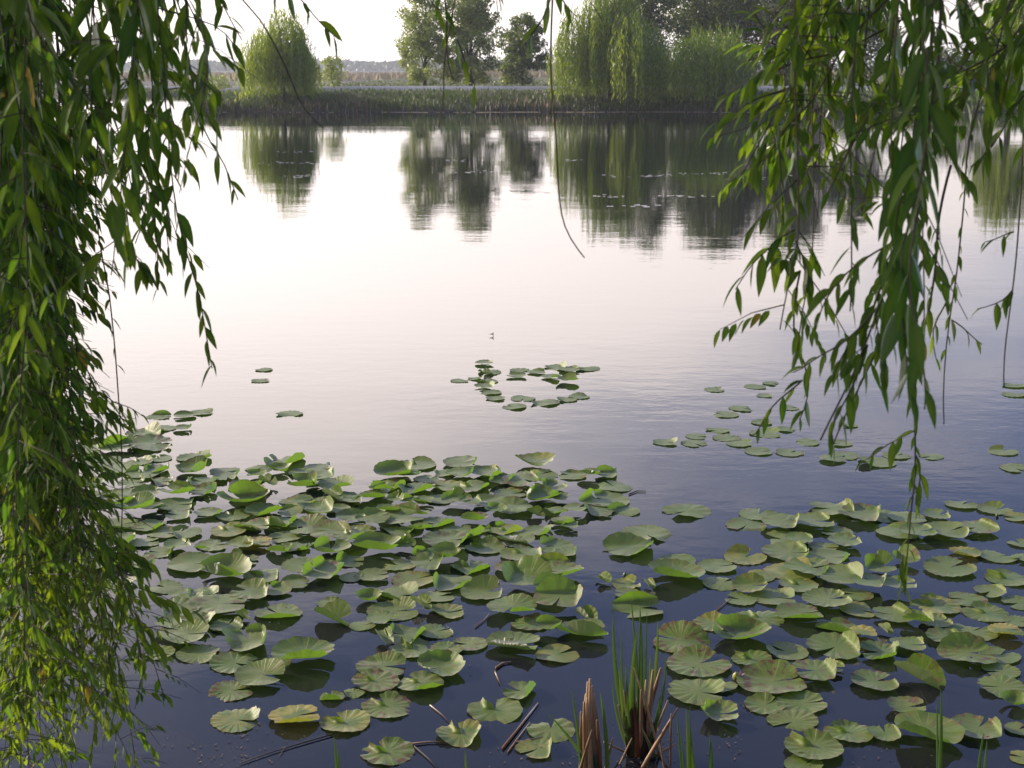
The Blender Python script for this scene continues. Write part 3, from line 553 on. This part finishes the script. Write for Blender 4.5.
plant('iris_clump', (637, 752), 'tall green iris clump with dark reddish base at the near edge', 'water plant',
      [(634, 745, 613, 612, 7, -7, 8), (637, 742, 631, 598, 5, 3, 4), (638, 742, 640, 605, 8, 2, 6), (640, 742, 658, 620, 7, 6, 2), (642, 742, 650, 655, 7, 4, 0), (633, 742, 637, 630, 9, -3, 10), (630, 735, 619, 668, 5, -3, 12), (632, 735, 626, 664, 5, -2, 9), (641, 745, 647, 612, 4, 1, 2), (636, 745, 622, 632, 4, -6, 4), (644, 745, 666, 650, 4, 8, 2), (643, 745, 661, 690, 5, 5, 6), (631, 748, 612, 680, 4, -5, 6), (638, 760, 634, 640, 8, -3, -4), (665, 790, 642, 728, 7, 2, 14)],
      [(642, 748, 661, 668, 8, -2, 3), (645, 748, 653, 670, 8, 1, 4), (638, 750, 624, 690, 5, -3, 4), (636, 752, 618, 705, 4, -4, 6), (643, 752, 668, 700, 4, 3, 4), (640, 752, 646, 680, 6, 2, 4), (634, 755, 604, 742, 4, -2, 10), (648, 758, 676, 744, 4, 2, 8), (660, 760, 634, 668, 4, 2, 10), (640, 752, 641, 690, 6, 1, 8)],
      None, [(637, 765, 633, 700, 7), (645, 768, 641, 694, 6), (629, 762, 631, 706, 6), (641, 768, 638, 686, 6), (651, 765, 645, 718, 6), (640, 775, 648, 709, 7), (634, 775, 639, 703, 7), (638, 770, 636, 712, 9), (646, 772, 643, 708, 9), (632, 768, 626, 716, 5), (650, 770, 654, 722, 5), (642, 770, 640, 716, 8)])
plant('cattail_stump', (588, 790), 'broken bundle of dead brown cattail stems at the near edge', 'dead reeds',
      [(580, 775, 572, 690, 5, 2, 4), (604, 772, 600, 690, 7, 4, 4), (584, 770, 549, 714, 6, 7, 12), (596, 790, 592, 735, 6, 1, 3)],
      [(580, 800, 586, 694, 8, -1, 3), (585, 800, 588, 682, 9, 0, 5), (590, 800, 590, 679, 8, 0, 6), (595, 800, 592, 686, 9, 2, 4), (600, 800, 594, 695, 8, 3, 3), (589, 800, 584, 702, 7, -2, 8), (597, 800, 590, 712, 8, 0, 10), (583, 800, 581, 712, 6, -1, 7), (592, 800, 587, 698, 7, 1, 9), (574, 790, 592, 730, 5, 0, 10), (603, 780, 613, 738, 5, 0, 6), (601, 795, 597, 720, 7, 1, 8)])
plant('reed_stalk_group', (664, 765), 'pale broken reed stalks leaning together right of the iris clump', 'dead reeds', [], [(652, 752, 678, 708, 6, 0, 4), (655, 746, 673, 716, 4, -1, 8), (670, 790, 671, 714, 4, 0, 8), (668, 792, 658, 728, 4, 0, 3), (610, 785, 632, 738, 3, 0, 6)])
plant('sedge_tuft', (690, 790), 'tuft of thin green sedge blades right of the reed stalks', 'water plant', [(684, 800, 677, 712, 3, 0, 2), (688, 800, 686, 708, 4, 1, 4), (692, 800, 690, 705, 4, -1, 3), (702, 805, 690, 722, 6, -3, 5), (708, 805, 710, 735, 7, 2, 4), (686, 800, 681, 730, 3, 0, 6)], [])
plant('sedge_plant', (940, 785), 'pair of straight sedge blades in front of the large bright raised pad', 'water plant', [(939, 790, 941, 689, 6, 1, 4), (938, 790, 937, 702, 4, 0, 6)], [])
plant('sedge_plant', (980, 790), 'pair of short sedge blades in front of the torn pad near right edge', 'water plant', [(979, 792, 984, 732, 6, -2, 4), (983, 792, 987, 740, 5, 0, 3)], [])
plant('sedge_plant', (337, 785), 'short green sedge blade below the pad by the floating twig', 'water plant', [(337, 790, 334, 736, 4, 1, 3), (339, 790, 338, 748, 4, 0, 3)], [])
plant('sedge_plant', (467, 785), 'thin sedge blade tip below the notched pad at bottom centre', 'water plant', [(468, 790, 465, 750, 4, 0, 3)], [])
def floater(name, pts, w, label, cat, mt='twig', side=()):
    c = [onz(x, y, .006) for x, y in pts]; k = dep(c[0]) / F_PX; b = MB(); n = len(c)
    b.tube(c, [w * k * .33 * (1 - .45 * i / (n - 1)) for i in range(n)], 6, .25)
    for sp in side: q = [onz(x, y, .006) for x, y in sp]; b.tube(q, [w * k * .2, w * k * .1], 5, .3)
    tag(b.build(name, M[mt]), label, cat)
floater('floating_twig', [(333, 734), (305, 742), (275, 751), (240, 763)], 2.4, 'thin dark twig floating below the yellowed pad', 'twig', side=[((285, 748), (279, 756))])
floater('floating_stick', [(410, 744), (428, 742), (447, 742)], 3, 'short pale stem floating between two notched pads', 'stem', 'dead_stem')
floater('floating_twig', [(414, 746), (428, 758), (440, 770)], 2.5, 'dark twig slanting below the short pale stem', 'twig')
floater('dead_reed', [(503, 748), (518, 729), (538, 703)], 5, 'thick dead reed stem floating beside the pad left of the cattail stump', 'stem', 'dead_stem', side=[((508, 752), (530, 722))])
floater('dead_reed', [(496, 668), (503, 663), (511, 662)], 4, 'short reddish dead stem floating in open water above the paired pads', 'stem', 'dead_stem', side=[((495, 672), (500, 684))])
floater('dead_reed', [(515, 742), (530, 740), (543, 736)], 2, 'thin dead stem across the half pad at the bottom', 'stem', 'dead_stem')
floater('lily_stalk', [(430, 705), (440, 713), (451, 723)], 2, 'pale lily stalk trailing under water to the notched bottom centre pad', 'stem', 'dead_stem')
floater('lily_stalk', [(716, 611), (724, 604), (731, 598)], 2, 'pale stalk trailing left of the small pad at the left of the right raft', 'stem', 'dead_stem')
floater('floating_twig', [(629, 494), (637, 491), (646, 491)], 2.2, 'thin dark twig afloat right of the left raft', 'twig')
floater('floating_stick', [(475, 627), (484, 620), (490, 613)], 2.2, 'short pale stem afloat in the gap of the left raft', 'stem', 'dead_stem')
c = onz(493, 336); b = MB(); kk = dep(c) / F_PX; b.tube([c - Vector((0, 0, .02)), c + Vector((.3 * kk, 0, 4 * kk))], [.4 * kk, .25 * kk], 5, .2); b.tube([c + Vector((0, 0, 2 * kk)), c + Vector((-4 * kk, 0, 2 * kk))], [.8 * kk, .2 * kk], 5, .9)
tag(b.build('twig_stub', M['dead_stem']), 'tiny forked twig stub poking out of the open water', 'twig')
rg = random.Random(77); b = MB()
for cx, cy_, sx, sy, n_ in ((232, 757, 22, 8, 90), (245, 733, 12, 5, 25), (278, 740, 20, 6, 22), (735, 710, 9, 6, 30), (728, 745, 9, 8, 30), (860, 762, 30, 8, 60), (893, 708, 8, 7, 24), (605, 765, 45, 8, 70), (525, 752, 16, 6, 30), (180, 745, 30, 12, 25), (655, 742, 30, 12, 40), (470, 668, 6, 3, 10)):
    for i in range(n_):
        if rg.random() < .35: continue
        p = onz(rg.gauss(cx, sx), rg.gauss(cy_, sy), .004); a = rg.uniform(0, PI); l_ = rg.uniform(.002, .009)
        b.add([p - Vector((math.cos(a), math.sin(a), 0)) * l_, p + Vector((math.sin(a), -math.cos(a), .3)) * l_ * .4, p + Vector((math.cos(a), math.sin(a), .2)) * l_, p + Vector((-math.sin(a), math.cos(a), .4)) * l_ * .4], [(0, 1, 2, 3)], rg.random())
tag(b.build('floating_debris', M['scum']), 'scraps of dead leaf and stem floating near the bottom edge', 'debris', kind='stuff')

# ------------------------------------------------------------------ the two willows at the near edge, whose branches hang into the view
LIMB = {'l': [(-2.75, 2.55, .75), (-2.65, 2.6, 1.9), (-2.2, 2.65, 2.85), (-1.4, 2.8, 3.25), (-.7, 2.9, 3.3), (-.1, 2.95, 3.2), (.35, 3.0, 3.1)],
        'r': [(3.1, 2.2, .8), (2.95, 2.3, 2.0), (2.4, 2.45, 2.9), (1.7, 2.6, 3.2), (1.1, 2.65, 3.25), (.6, 2.7, 3.15), (.12, 2.7, 3.05)]}
def leaf(b, p, d, nrm, L_, W_, droop, tint, n=6):
    d = d.normalized(); sd = d.cross(nrm).normalized(); nn = sd.cross(d).normalized(); vs = [p]; cur = Vector(p) + d * L_ * .03; st = L_ * .97 / n; rows = []
    for i in range(n + 1):
        t = i / n; w = W_ * (math.sin(PI * min(1, t ** .8 * .97 + .03)) ** .9) * (1 - .25 * t) / 2
        vs += [cur - sd * w + nn * w * .38, cur, cur + sd * w + nn * w * .38]
        d2 = (d + Vector((0, 0, -droop)) / n).normalized(); nn = (nn - d2 * nn.dot(d2)).normalized(); d = d2; cur = cur + d * st
    fs = []
    for i in range(n):
        a = 1 + i * 3; fs += [(a, a + 1, a + 4, a + 3), (a + 1, a + 2, a + 5, a + 4)]
    fs.append((0, 2, 1)); fs.append((0, 3, 2)); b.add(vs, fs, [tint] + [tint - .12, tint + .35, tint - .12] * (n + 1) if tint < 1.2 else tint, 1)
def tn(rg, t): return 1.7 if rg.random() < .008 else min(1, max(0, rg.gauss(t, .2)))
def strand(b, rg, pts, leafL, gap, r0=.0022, bare=0., bare_end=0., shoot=0., tint=.4, wide=.25, fat=1., spread=1.):
    """a hanging twig through 3-D points with leaves along it; bare = leafless share at its start, bare_end at its tip"""
    P = [Vector(p) for p in pts]; cur = []
    for i in range(len(P) - 1):
        p0, p1, p2, p3 = P[max(0, i - 1)], P[i], P[i + 1], P[min(len(P) - 1, i + 2)]
        k = max(3, int((p2 - p1).length / .05))
        for j in range(k):
            t = j / k; cur.append(.5 * ((2 * p1) + (p2 - p0) * t + (2 * p0 - 5 * p1 + 4 * p2 - p3) * t * t + (3 * p1 - p0 - 3 * p2 + p3) * t ** 3))
    cur.append(P[-1]); wob = rg.uniform(0, 6)
    for i, p in enumerate(cur): p.x += .004 * math.sin(i * .7 + wob); p.y += .004 * math.cos(i * .9 + wob)
    n = len(cur); r0 *= min(1, .45 + .9 * sum((P[i + 1] - P[i]).length for i in range(len(P) - 1))); b.tube(cur, [r0 * (1 - .7 * i / (n - 1)) + .0005 for i in range(n)], 5, rg.uniform(0, 1), 0)
    ln = [0]
    for i in range(1, n): ln.append(ln[-1] + (cur[i] - cur[i - 1]).length)
    T = ln[-1]; s_ = bare * T; a = rg.uniform(0, 6.28); i = 0
    while s_ < T * (1 - bare_end):
        while i < n - 2 and ln[i + 1] < s_: i += 1
        f = (s_ - ln[i]) / max(1e-6, ln[i + 1] - ln[i]); p = cur[i].lerp(cur[i + 1], f); dv = (cur[i + 1] - cur[i]).normalized()
        a += 2.4 + rg.uniform(-.5, .5); ref = Vector((1, 0, 0)) if abs(dv.x) < .8 else Vector((0, 1, 0)); u = dv.cross(ref).normalized(); w = dv.cross(u)
        o_ = u * math.cos(a) + w * math.sin(a); sz = leafL * rg.uniform(.55, 1.15) * (1 - .35 * (s_ / T) ** 3)
        if rg.random() < shoot:                                   # a short side shoot with a few leaves of its own
            e = p + o_ * rg.uniform(.05, .17) + dv * rg.uniform(.0, .10) + Vector((0, 0, -rg.uniform(-.02, .06))); b.tube([p, p.lerp(e, .5) + Vector((0, 0, .008)), e], [.0012, .001, .0006], 4, rg.random(), 0)
            for q in range(rg.choice((4, 5, 6, 7))):
                pp = p.lerp(e, .22 + .13 * q); sg = -1 if q % 2 else 1; dd_ = ((e - p).normalized() + u * sg * .5 * rg.random() + w * rg.uniform(-.5, .5) + Vector((0, 0, -.5))).normalized()
                leaf(b, pp, dd_, Vector((rg.gauss(0, .5), rg.gauss(0, .5), 1)), sz * .75, sz * wide * fat, rg.uniform(.2, 1.0), tn(rg, tint + .1))
        else:
            dd_ = (o_ * rg.uniform(.35, .95) * spread + dv * rg.uniform(.3, .9) + Vector((0, 0, -rg.uniform(.2, 1.0)))).normalized()
            leaf(b, p, dd_, Vector((rg.gauss(0, .6), rg.gauss(0, .6), 1)), sz, sz * wide * fat * rg.uniform(.85, 1.2), rg.uniform(.3, 1.3), tn(rg, tint))
        s_ += gap * rg.uniform(.6, 1.5)
def limb_point(side, x):
    P = [Vector(p) for p in LIMB[side]][2:]
    best = min(((P[i].lerp(P[i + 1], t / 10)) for i in range(len(P) - 1) for t in range(11)), key=lambda q: abs(q.x - x)); return best
def hang(root, side, rg, px, depth, leafL, gap, d_end=None, into=None, wander=0, **kw):
    """px: points of the hanging part, from the top of the view downwards, at a depth that may change along the branch"""
    px = [px[0]] + [(x + rg.gauss(0, wander), y) for x, y in px[1:]]; n = len(px); d_end = depth if d_end is None else d_end; W = [at(x, y, depth + (d_end - depth) * i / max(1, n - 1)) for i, (x, y) in enumerate(px)]
    top = limb_point(side, W[0].x + (-.25 if side == 'l' else .2)); pre = [top, top.lerp(W[0], .5) + Vector((0, 0, .10)), W[0] + Vector((0, 0, .12))] if px[0][1] < 40 else []
    b = into or MB(); kw2 = dict(kw)
    if pre:
        tot = sum((W[i + 1] - W[i]).length for i in range(n - 1)); pl = (W[0] - top).length; bare = kw.get('bare', 0); kw2['bare'] = (pl * .8 + bare * tot) / (pl + tot)
    strand(b, rg, pre + W, leafL, gap, **kw2)
    if into is None: b.build('hanging_branch', [M['twig'], M['willow_leaf']], root)
def near_tree(side, label):
    P = LIMB[side]; base = Vector((P[0][0], P[0][1], ground_z(P[0][0], P[0][1]))); root = empty('willow_tree', base); tag(root, label, 'tree')
    b = MB(); b.tube([base - Vector((0, 0, .4)), base + Vector((0, 0, .3))] + [Vector(p) for p in P[1:]], [.30, .22, .17, .12, .075, .05, .032, .018, .012][:len(P) + 1], 12); b.build('trunk', M['bark'], root)
    return root
def crown(root, seed, blobs, n):  # leaf mass above the view, put in for the shade it casts
    rg = random.Random(seed); b = MB()
    for i in range(n):
        (cx, cy_, cz, rx, ry, rz) = rg.choice(blobs); d = Vector((rg.gauss(0, 1), rg.gauss(0, 1), rg.gauss(0, 1))).normalized() * rg.random() ** .4
        p = Vector((cx + d.x * rx, cy_ + d.y * ry, cz + d.z * rz)); q = Vector((rg.gauss(0, .5), rg.gauss(0, .5), -1)).normalized(); leaf(b, p, q, Vector((rg.gauss(0, 1), rg.gauss(0, 1), .5)), rg.uniform(.10, .15), .034, .4, rg.random(), 3)
    o = b.build('crown', [M['twig'], M['willow_leaf']], root); return o
rg = random.Random(51)
lt = near_tree('l', 'near willow on the left whose dense leafy branches curtain the left side')
crown(lt, 61, [(-2.9, 3.6, 3.9, 1.1, .9, .7), (-3.6, 4.0, 4.2, 1.0, 1.0, 1.0), (-1.9, 3.1, 4.0, 1.0, .8, .6), (-.9, 3.2, 3.9, .9, .7, .5), (-4.3, 3.2, 3.6, 1., 1., 1.), (-2.6, 2.2, 4.4, 1.4, 1.2, .7), (-3.4, 4.6, 3.4, .7, .7, .7), (.1, 3.1, 3.9, .9, .7, .5)], 8500)  # out of view, added to keep the sun off the upper curtain
# upper curtain: large leaves close to the viewer
for i in range(16):
    x0 = rg.uniform(-20, 215); ey = (rg.uniform(330, 620) if x0 < 60 else rg.uniform(230, 330) if x0 < 110 else rg.uniform(160, 290) if x0 < 165 else rg.uniform(60, 150)); dx = rg.uniform(-12, 34); d = rg.uniform(2.1, 3.1)
    hang(lt, 'l', rg, [(x0, -25), (x0 + dx * .3, ey * .4), (x0 + dx * .7, ey * .75), (x0 + dx, ey)], d, rg.uniform(.085, .12), .026, tint=rg.uniform(.1, .55), shoot=.3, r0=.002, wide=.25, wander=9)
# deep mass at the far left, its silhouette shade put into a darker leaf tint
for i in range(18):
    x0 = rg.uniform(-60, 40); ey = rg.uniform(420, 700); dx = rg.uniform(-10, 30); d = rg.uniform(2.6, 3.8)
    hang(lt, 'l', rg, [(x0, -25), (x0 + dx * .2, ey * .35), (x0 + dx * .7, ey * .7), (x0 + dx, ey)], d, rg.uniform(.07, .10), .018, tint=rg.uniform(.0, .35), shoot=.45, wide=.25, wander=10)
# lower curtain: smaller leaves further out, sweeping down to the right
for i in range(33):
    x0 = rg.uniform(-30, 75); ex = rg.uniform(-5, 160); ey = rg.uniform(640, 800) if ex < 150 else rg.uniform(600, 760); d = rg.uniform(3.0, 3.9); ym = rg.uniform(380, 480); xm = x0 * .5 + ex * .35 + 6
    hang(lt, 'l', rg, [(x0, -25), (x0 + 4, rg.uniform(120, 220)), (x0 * .7 + (xm - x0) * .3, ym - 90), (xm * .8, ym + 30), (xm + (ex - xm) * .6, ym + (ey - ym) * .6), (ex, ey)], d, rg.uniform(.06, .09), .022, r0=.0016, tint=rg.uniform(.15, .95), shoot=.6, wide=.27, bare=.3, wander=9)
for pth, d, L_, g_, kw in (
    ([(50, -20), (110, 15), (170, 50), (208, 95)], 2.5, .095, .022, dict(tint=.35)),
    ([(90, -20), (150, 5), (212, 25), (236, 52)], 2.4, .09, .022, dict(tint=.4)),
    ([(30, 20), (85, 90), (125, 150), (160, 205)], 2.3, .10, .024, dict(tint=.15)),
    ([(150, -20), (158, 60), (172, 160), (183, 240), (199, 305), (214, 368)], 2.7, .085, .02, dict(tint=.3)),
    ([(168, -20), (190, 60), (205, 130), (222, 165), (240, 200)], 2.6, .08, .024, dict(tint=.35)),
    ([(130, -20), (138, 90), (150, 190), (160, 290)], 2.9, .08, .019, dict(tint=.25)),
    ([(232, -20), (262, 20), (280, 60), (300, 100), (325, 128)], 2.5, .075, .03, dict(tint=.35, bare_end=.55)),
    ([(215, -20), (228, 10), (240, 40)], 2.4, .085, .02, dict(tint=.3)),
    ([(270, -25), (300, 0), (322, 22), (338, 40)], 2.5, .08, .022, dict(tint=.45)),
    ([(95, -20), (98, 200), (108, 300), (118, 380), (122, 440), (119, 560), (110, 660)], 3.1, .038, .03, dict(tint=.5, bare=.42, bare_end=.28, wide=.3)),
    ([(60, 300), (80, 350), (96, 390), (110, 420), (135, 425)], 3.2, .06, .016, dict(tint=.55)),
    ([(50, 280), (72, 320), (80, 380), (84, 430)], 3.3, .06, .017, dict(tint=.6)),
    ([(100, 390), (115, 402), (130, 408), (142, 416)], 3.1, .045, .014, dict(tint=.55, wide=.3))):
    hang(lt, 'l', rg, pth, d, L_, g_, **kw)
b = MB()                             # unseen branches left of the view, added to filter the sun on the curtain
for i in range(18):
    x0 = rg.uniform(-420, -90); ey = rg.uniform(350, 760); d = rg.uniform(2.6, 4.4)
    hang(lt, 'l', rg, [(x0, -25), (x0 + 5, ey * .5), (x0 + rg.uniform(-10, 20), ey)], d, rg.uniform(.08, .11), .022, into=b, tint=rg.uniform(.1, .5), shoot=.3, wide=.27)
o = b.build('shade_branches', [M['twig'], M['willow_leaf']], lt); o['kind'] = 'stuff'
rt = near_tree('r', 'near willow on the right whose loose leafy branches hang over the pond')
crown(rt, 62, [(2.8, 2.6, 4.1, 1.2, 1., .8), (1.8, 2.7, 4.0, 1.0, .8, .6), (.9, 2.9, 3.9, .9, .7, .5), (3.6, 2.2, 3.8, 1., 1., 1.), (.3, 2.6, 4.2, .9, .8, .6)], 4200)  # unseen foliage overhead, added to shade the right-hand branches
for pth, d, L_, g_, kw in (
    ([(952, -20), (912, 28), (889, 77), (861, 130), (836, 178), (826, 192)], 2.2, .075, .019, dict(tint=.35, r0=.004, shoot=.2)),
    ([(1035, 20), (985, 60), (930, 85), (880, 120), (850, 150)], 2.3, .085, .02, dict(tint=.4, r0=.003, shoot=.5, spread=1.8)),
    ([(960, -20), (900, 20), (845, 50), (795, 62), (762, 78)], 2.4, .08, .02, dict(tint=.5, r0=.003, shoot=.5, spread=1.8)),
    ([(900, -20), (850, 40), (815, 95), (785, 128), (764, 165)], 2.35, .08, .02, dict(tint=.45, r0=.003, shoot=.5, spread=1.8)),
    ([(836, 178), (848, 198), (862, 214)], 2.2, .05, .05, dict(tint=.4)),
    ([(795, -20), (797, 100), (797, 211), (796, 250), (790, 285), (778, 330)], 2.3, .075, .021, dict(tint=.4, shoot=.4, spread=1.6)),
    ([(797, 230), (776, 242), (752, 262), (738, 290)], 2.3, .08, .02, dict(tint=.4)),
    ([(797, 240), (808, 270), (800, 310), (800, 350)], 2.3, .08, .018, dict(tint=.3)),
    ([(800, 270), (796, 330), (806, 380), (800, 420)], 2.35, .06, .02, dict(tint=.45)),
    ([(812, -20), (814, 60), (812, 133), (812, 252)], 2.6, .06, .03, dict(tint=.4, bare_end=.4)),
    ([(944, -20), (936, 67), (934, 134), (915, 190), (896, 240), (880, 300), (858, 370), (818, 440)], 2.1, .07, .02, dict(tint=.3, r0=.0035, shoot=.45, spread=1.6, bare_end=.08)),
    ([(938, 60), (930, 140), (915, 210), (908, 280), (880, 345), (845, 410), (830, 455)], 2.2, .065, .022, dict(tint=.35, bare_end=.1)),
    ([(930, 50), (922, 150), (908, 230), (903, 310), (908, 400)], 1.9, .10, .02, dict(tint=.1, fat=1.1)),
    ([(915, 120), (902, 200), (893, 280), (884, 350)], 1.95, .095, .022, dict(tint=.1, fat=1.1)),
    ([(920, 200), (912, 280), (918, 350), (925, 410)], 1.85, .09, .028, dict(tint=.15)),
    ([(1018, -20), (998, 46), (980, 95), (970, 141), (965, 200), (957, 255), (950, 320), (945, 398), (941, 424)], 2.5, .042, .026, dict(tint=.45, bare=.3, bare_end=.08, wide=.26)),
    ([(950, 165), (942, 215), (934, 258), (926, 320), (917, 390), (913, 447), (914, 490), (910, 540), (903, 578)], 2.45, .052, .022, dict(tint=.5, bare=.15, wide=.24)),
    ([(914, 430), (900, 440), (880, 448), (862, 462)], 2.45, .055, .022, dict(tint=.55)),
    ([(914, 455), (922, 480), (916, 505)], 2.45, .07, .016, dict(tint=.6)),
    ([(905, 555), (903, 582), (900, 592)], 2.45, .065, .009, dict(tint=.75)),
    ([(1034, -20), (1028, 60), (1024, 160), (1018, 220), (1013, 280), (1008, 340), (1003, 388)], 2.4, .045, .03, dict(tint=.5, bare=.2, bare_end=.25, wide=.24)),
    ([(1015, 290), (1000, 300), (978, 309)], 2.4, .05, .016, dict(tint=.55)),
    ([(1016, 232), (1000, 236), (985, 242)], 2.4, .04, .02, dict(tint=.5)),
    ([(1040, 80), (1015, 109), (990, 145), (973, 167)], 2.3, .07, .016, dict(tint=.4)),
    ([(800, 85), (780, 92), (756, 100), (742, 118)], 2.5, .06, .015, dict(tint=.6)),
    ([(800, 120), (778, 140), (762, 160), (750, 175)], 2.5, .06, .018, dict(tint=.6)),
    ([(950, 320), (965, 330), (985, 345)], 2.5, .045, .018, dict(tint=.55)),
    ([(945, 300), (935, 330), (940, 370)], 2.5, .05, .02, dict(tint=.45)),
    ([(897, 238), (860, 262), (828, 300), (812, 330)], 2.1, .07, .018, dict(tint=.4)),
    ([(880, 300), (848, 340), (815, 360), (790, 372)], 2.1, .06, .017, dict(tint=.5)),
    ([(868, 345), (850, 385), (838, 420), (832, 445)], 2.1, .06, .018, dict(tint=.4)),
    ([(890, 262), (870, 310), (850, 345), (835, 380)], 2.12, .07, .016, dict(tint=.25)),
    ([(800, 380), (780, 400), (762, 425), (750, 435)], 2.35, .06, .024, dict(tint=.35))):
    hang(rt, 'r', rg, pth, d, L_, g_, **kw)
for i in range(24):
    x0 = rg.uniform(775, 1040)
    if 885 < x0 < 1000 and rg.random() < .85: continue
    ey = rg.uniform(70, 190) if x0 < 930 else rg.uniform(50, 150); dx = rg.uniform(-105, 10); d = rg.uniform(2.0, 2.9)
    hang(rt, 'r', rg, [(x0 + 14, -25), (x0 + dx * .35 + 6, ey * .42), (x0 + dx, ey)], d, rg.uniform(.075, .105), .019, tint=rg.uniform(.1, .7), shoot=.6, wide=.26, wander=12, spread=1.9)
for i in range(8):
    x0 = rg.uniform(850, 935); ey = rg.uniform(200, 330); dx = rg.uniform(-25, 10); d = rg.uniform(2.0, 2.4)
    hang(rt, 'r', rg, [(x0 + 10, -25), (x0, ey * .5), (x0 + dx, ey)], d, rg.uniform(.075, .095), .026, tint=rg.uniform(.1, .4), bare=.3)
# the few short twigs at the top of the middle
for pth, d, L_, g_, kw in (
    ([(440, -25), (446, 20), (450, 60), (452, 80)], 2.4, .075, .03, dict(tint=.5)),
    ([(452, 5), (448, 50), (443, 90), (437, 128)], 2.4, .06, .05, dict(tint=.3, bare_end=.6)),
    ([(455, 40), (466, 62), (476, 85)], 2.4, .06, .035, dict(tint=.6)),
    ([(420, -25), (432, 2), (446, 12)], 2.4, .07, .03, dict(tint=.45)),
    ([(490, -25), (496, -5), (500, 12)], 2.4, .075, .025, dict(tint=.4)),
    ([(552, -25), (553, 50), (553, 110), (557, 185), (567, 226), (584, 258)], 2.4, .06, .04, dict(tint=.4, bare_end=.78)),
    ([(556, -20), (545, 10), (530, 35)], 2.4, .075, .022, dict(tint=.5)),
    ([(550, -20), (562, 0), (578, 16)], 2.4, .07, .025, dict(tint=.5))):
    hang(rt if pth[0][0] > 480 else lt, 'r' if pth[0][0] > 480 else 'l', rg, pth, d, L_, g_, **kw)

# ------------------------------------------------------------------ haze
m = mat('haze'); s = NB(m); pv = s.node('ShaderNodeVolumePrincipled'); pv.inputs['Color'].default_value = (.86, .92, 1, 1); pv.inputs['Density'].default_value = .00042; pv.inputs['Anisotropy'].default_value = .2
s.out(None, pv.outputs[0]); 
try: m.cycles.homogeneous_volume = True
except Exception: pass
b = MB(); x0, x1, y0, y1, z0, z1 = -1150, 1150, -70, 1300, -2.0, 22.
b.add([(x0, y0, z0), (x1, y0, z0), (x1, y1, z0), (x0, y1, z0), (x0, y0, z1), (x1, y0, z1), (x1, y1, z1), (x0, y1, z1)], [(3, 2, 1, 0), (4, 5, 6, 7), (0, 1, 5, 4), (1, 2, 6, 5), (2, 3, 7, 6), (3, 0, 4, 7)])
tag(b.build('haze', m, smooth=False), kind='stuff')
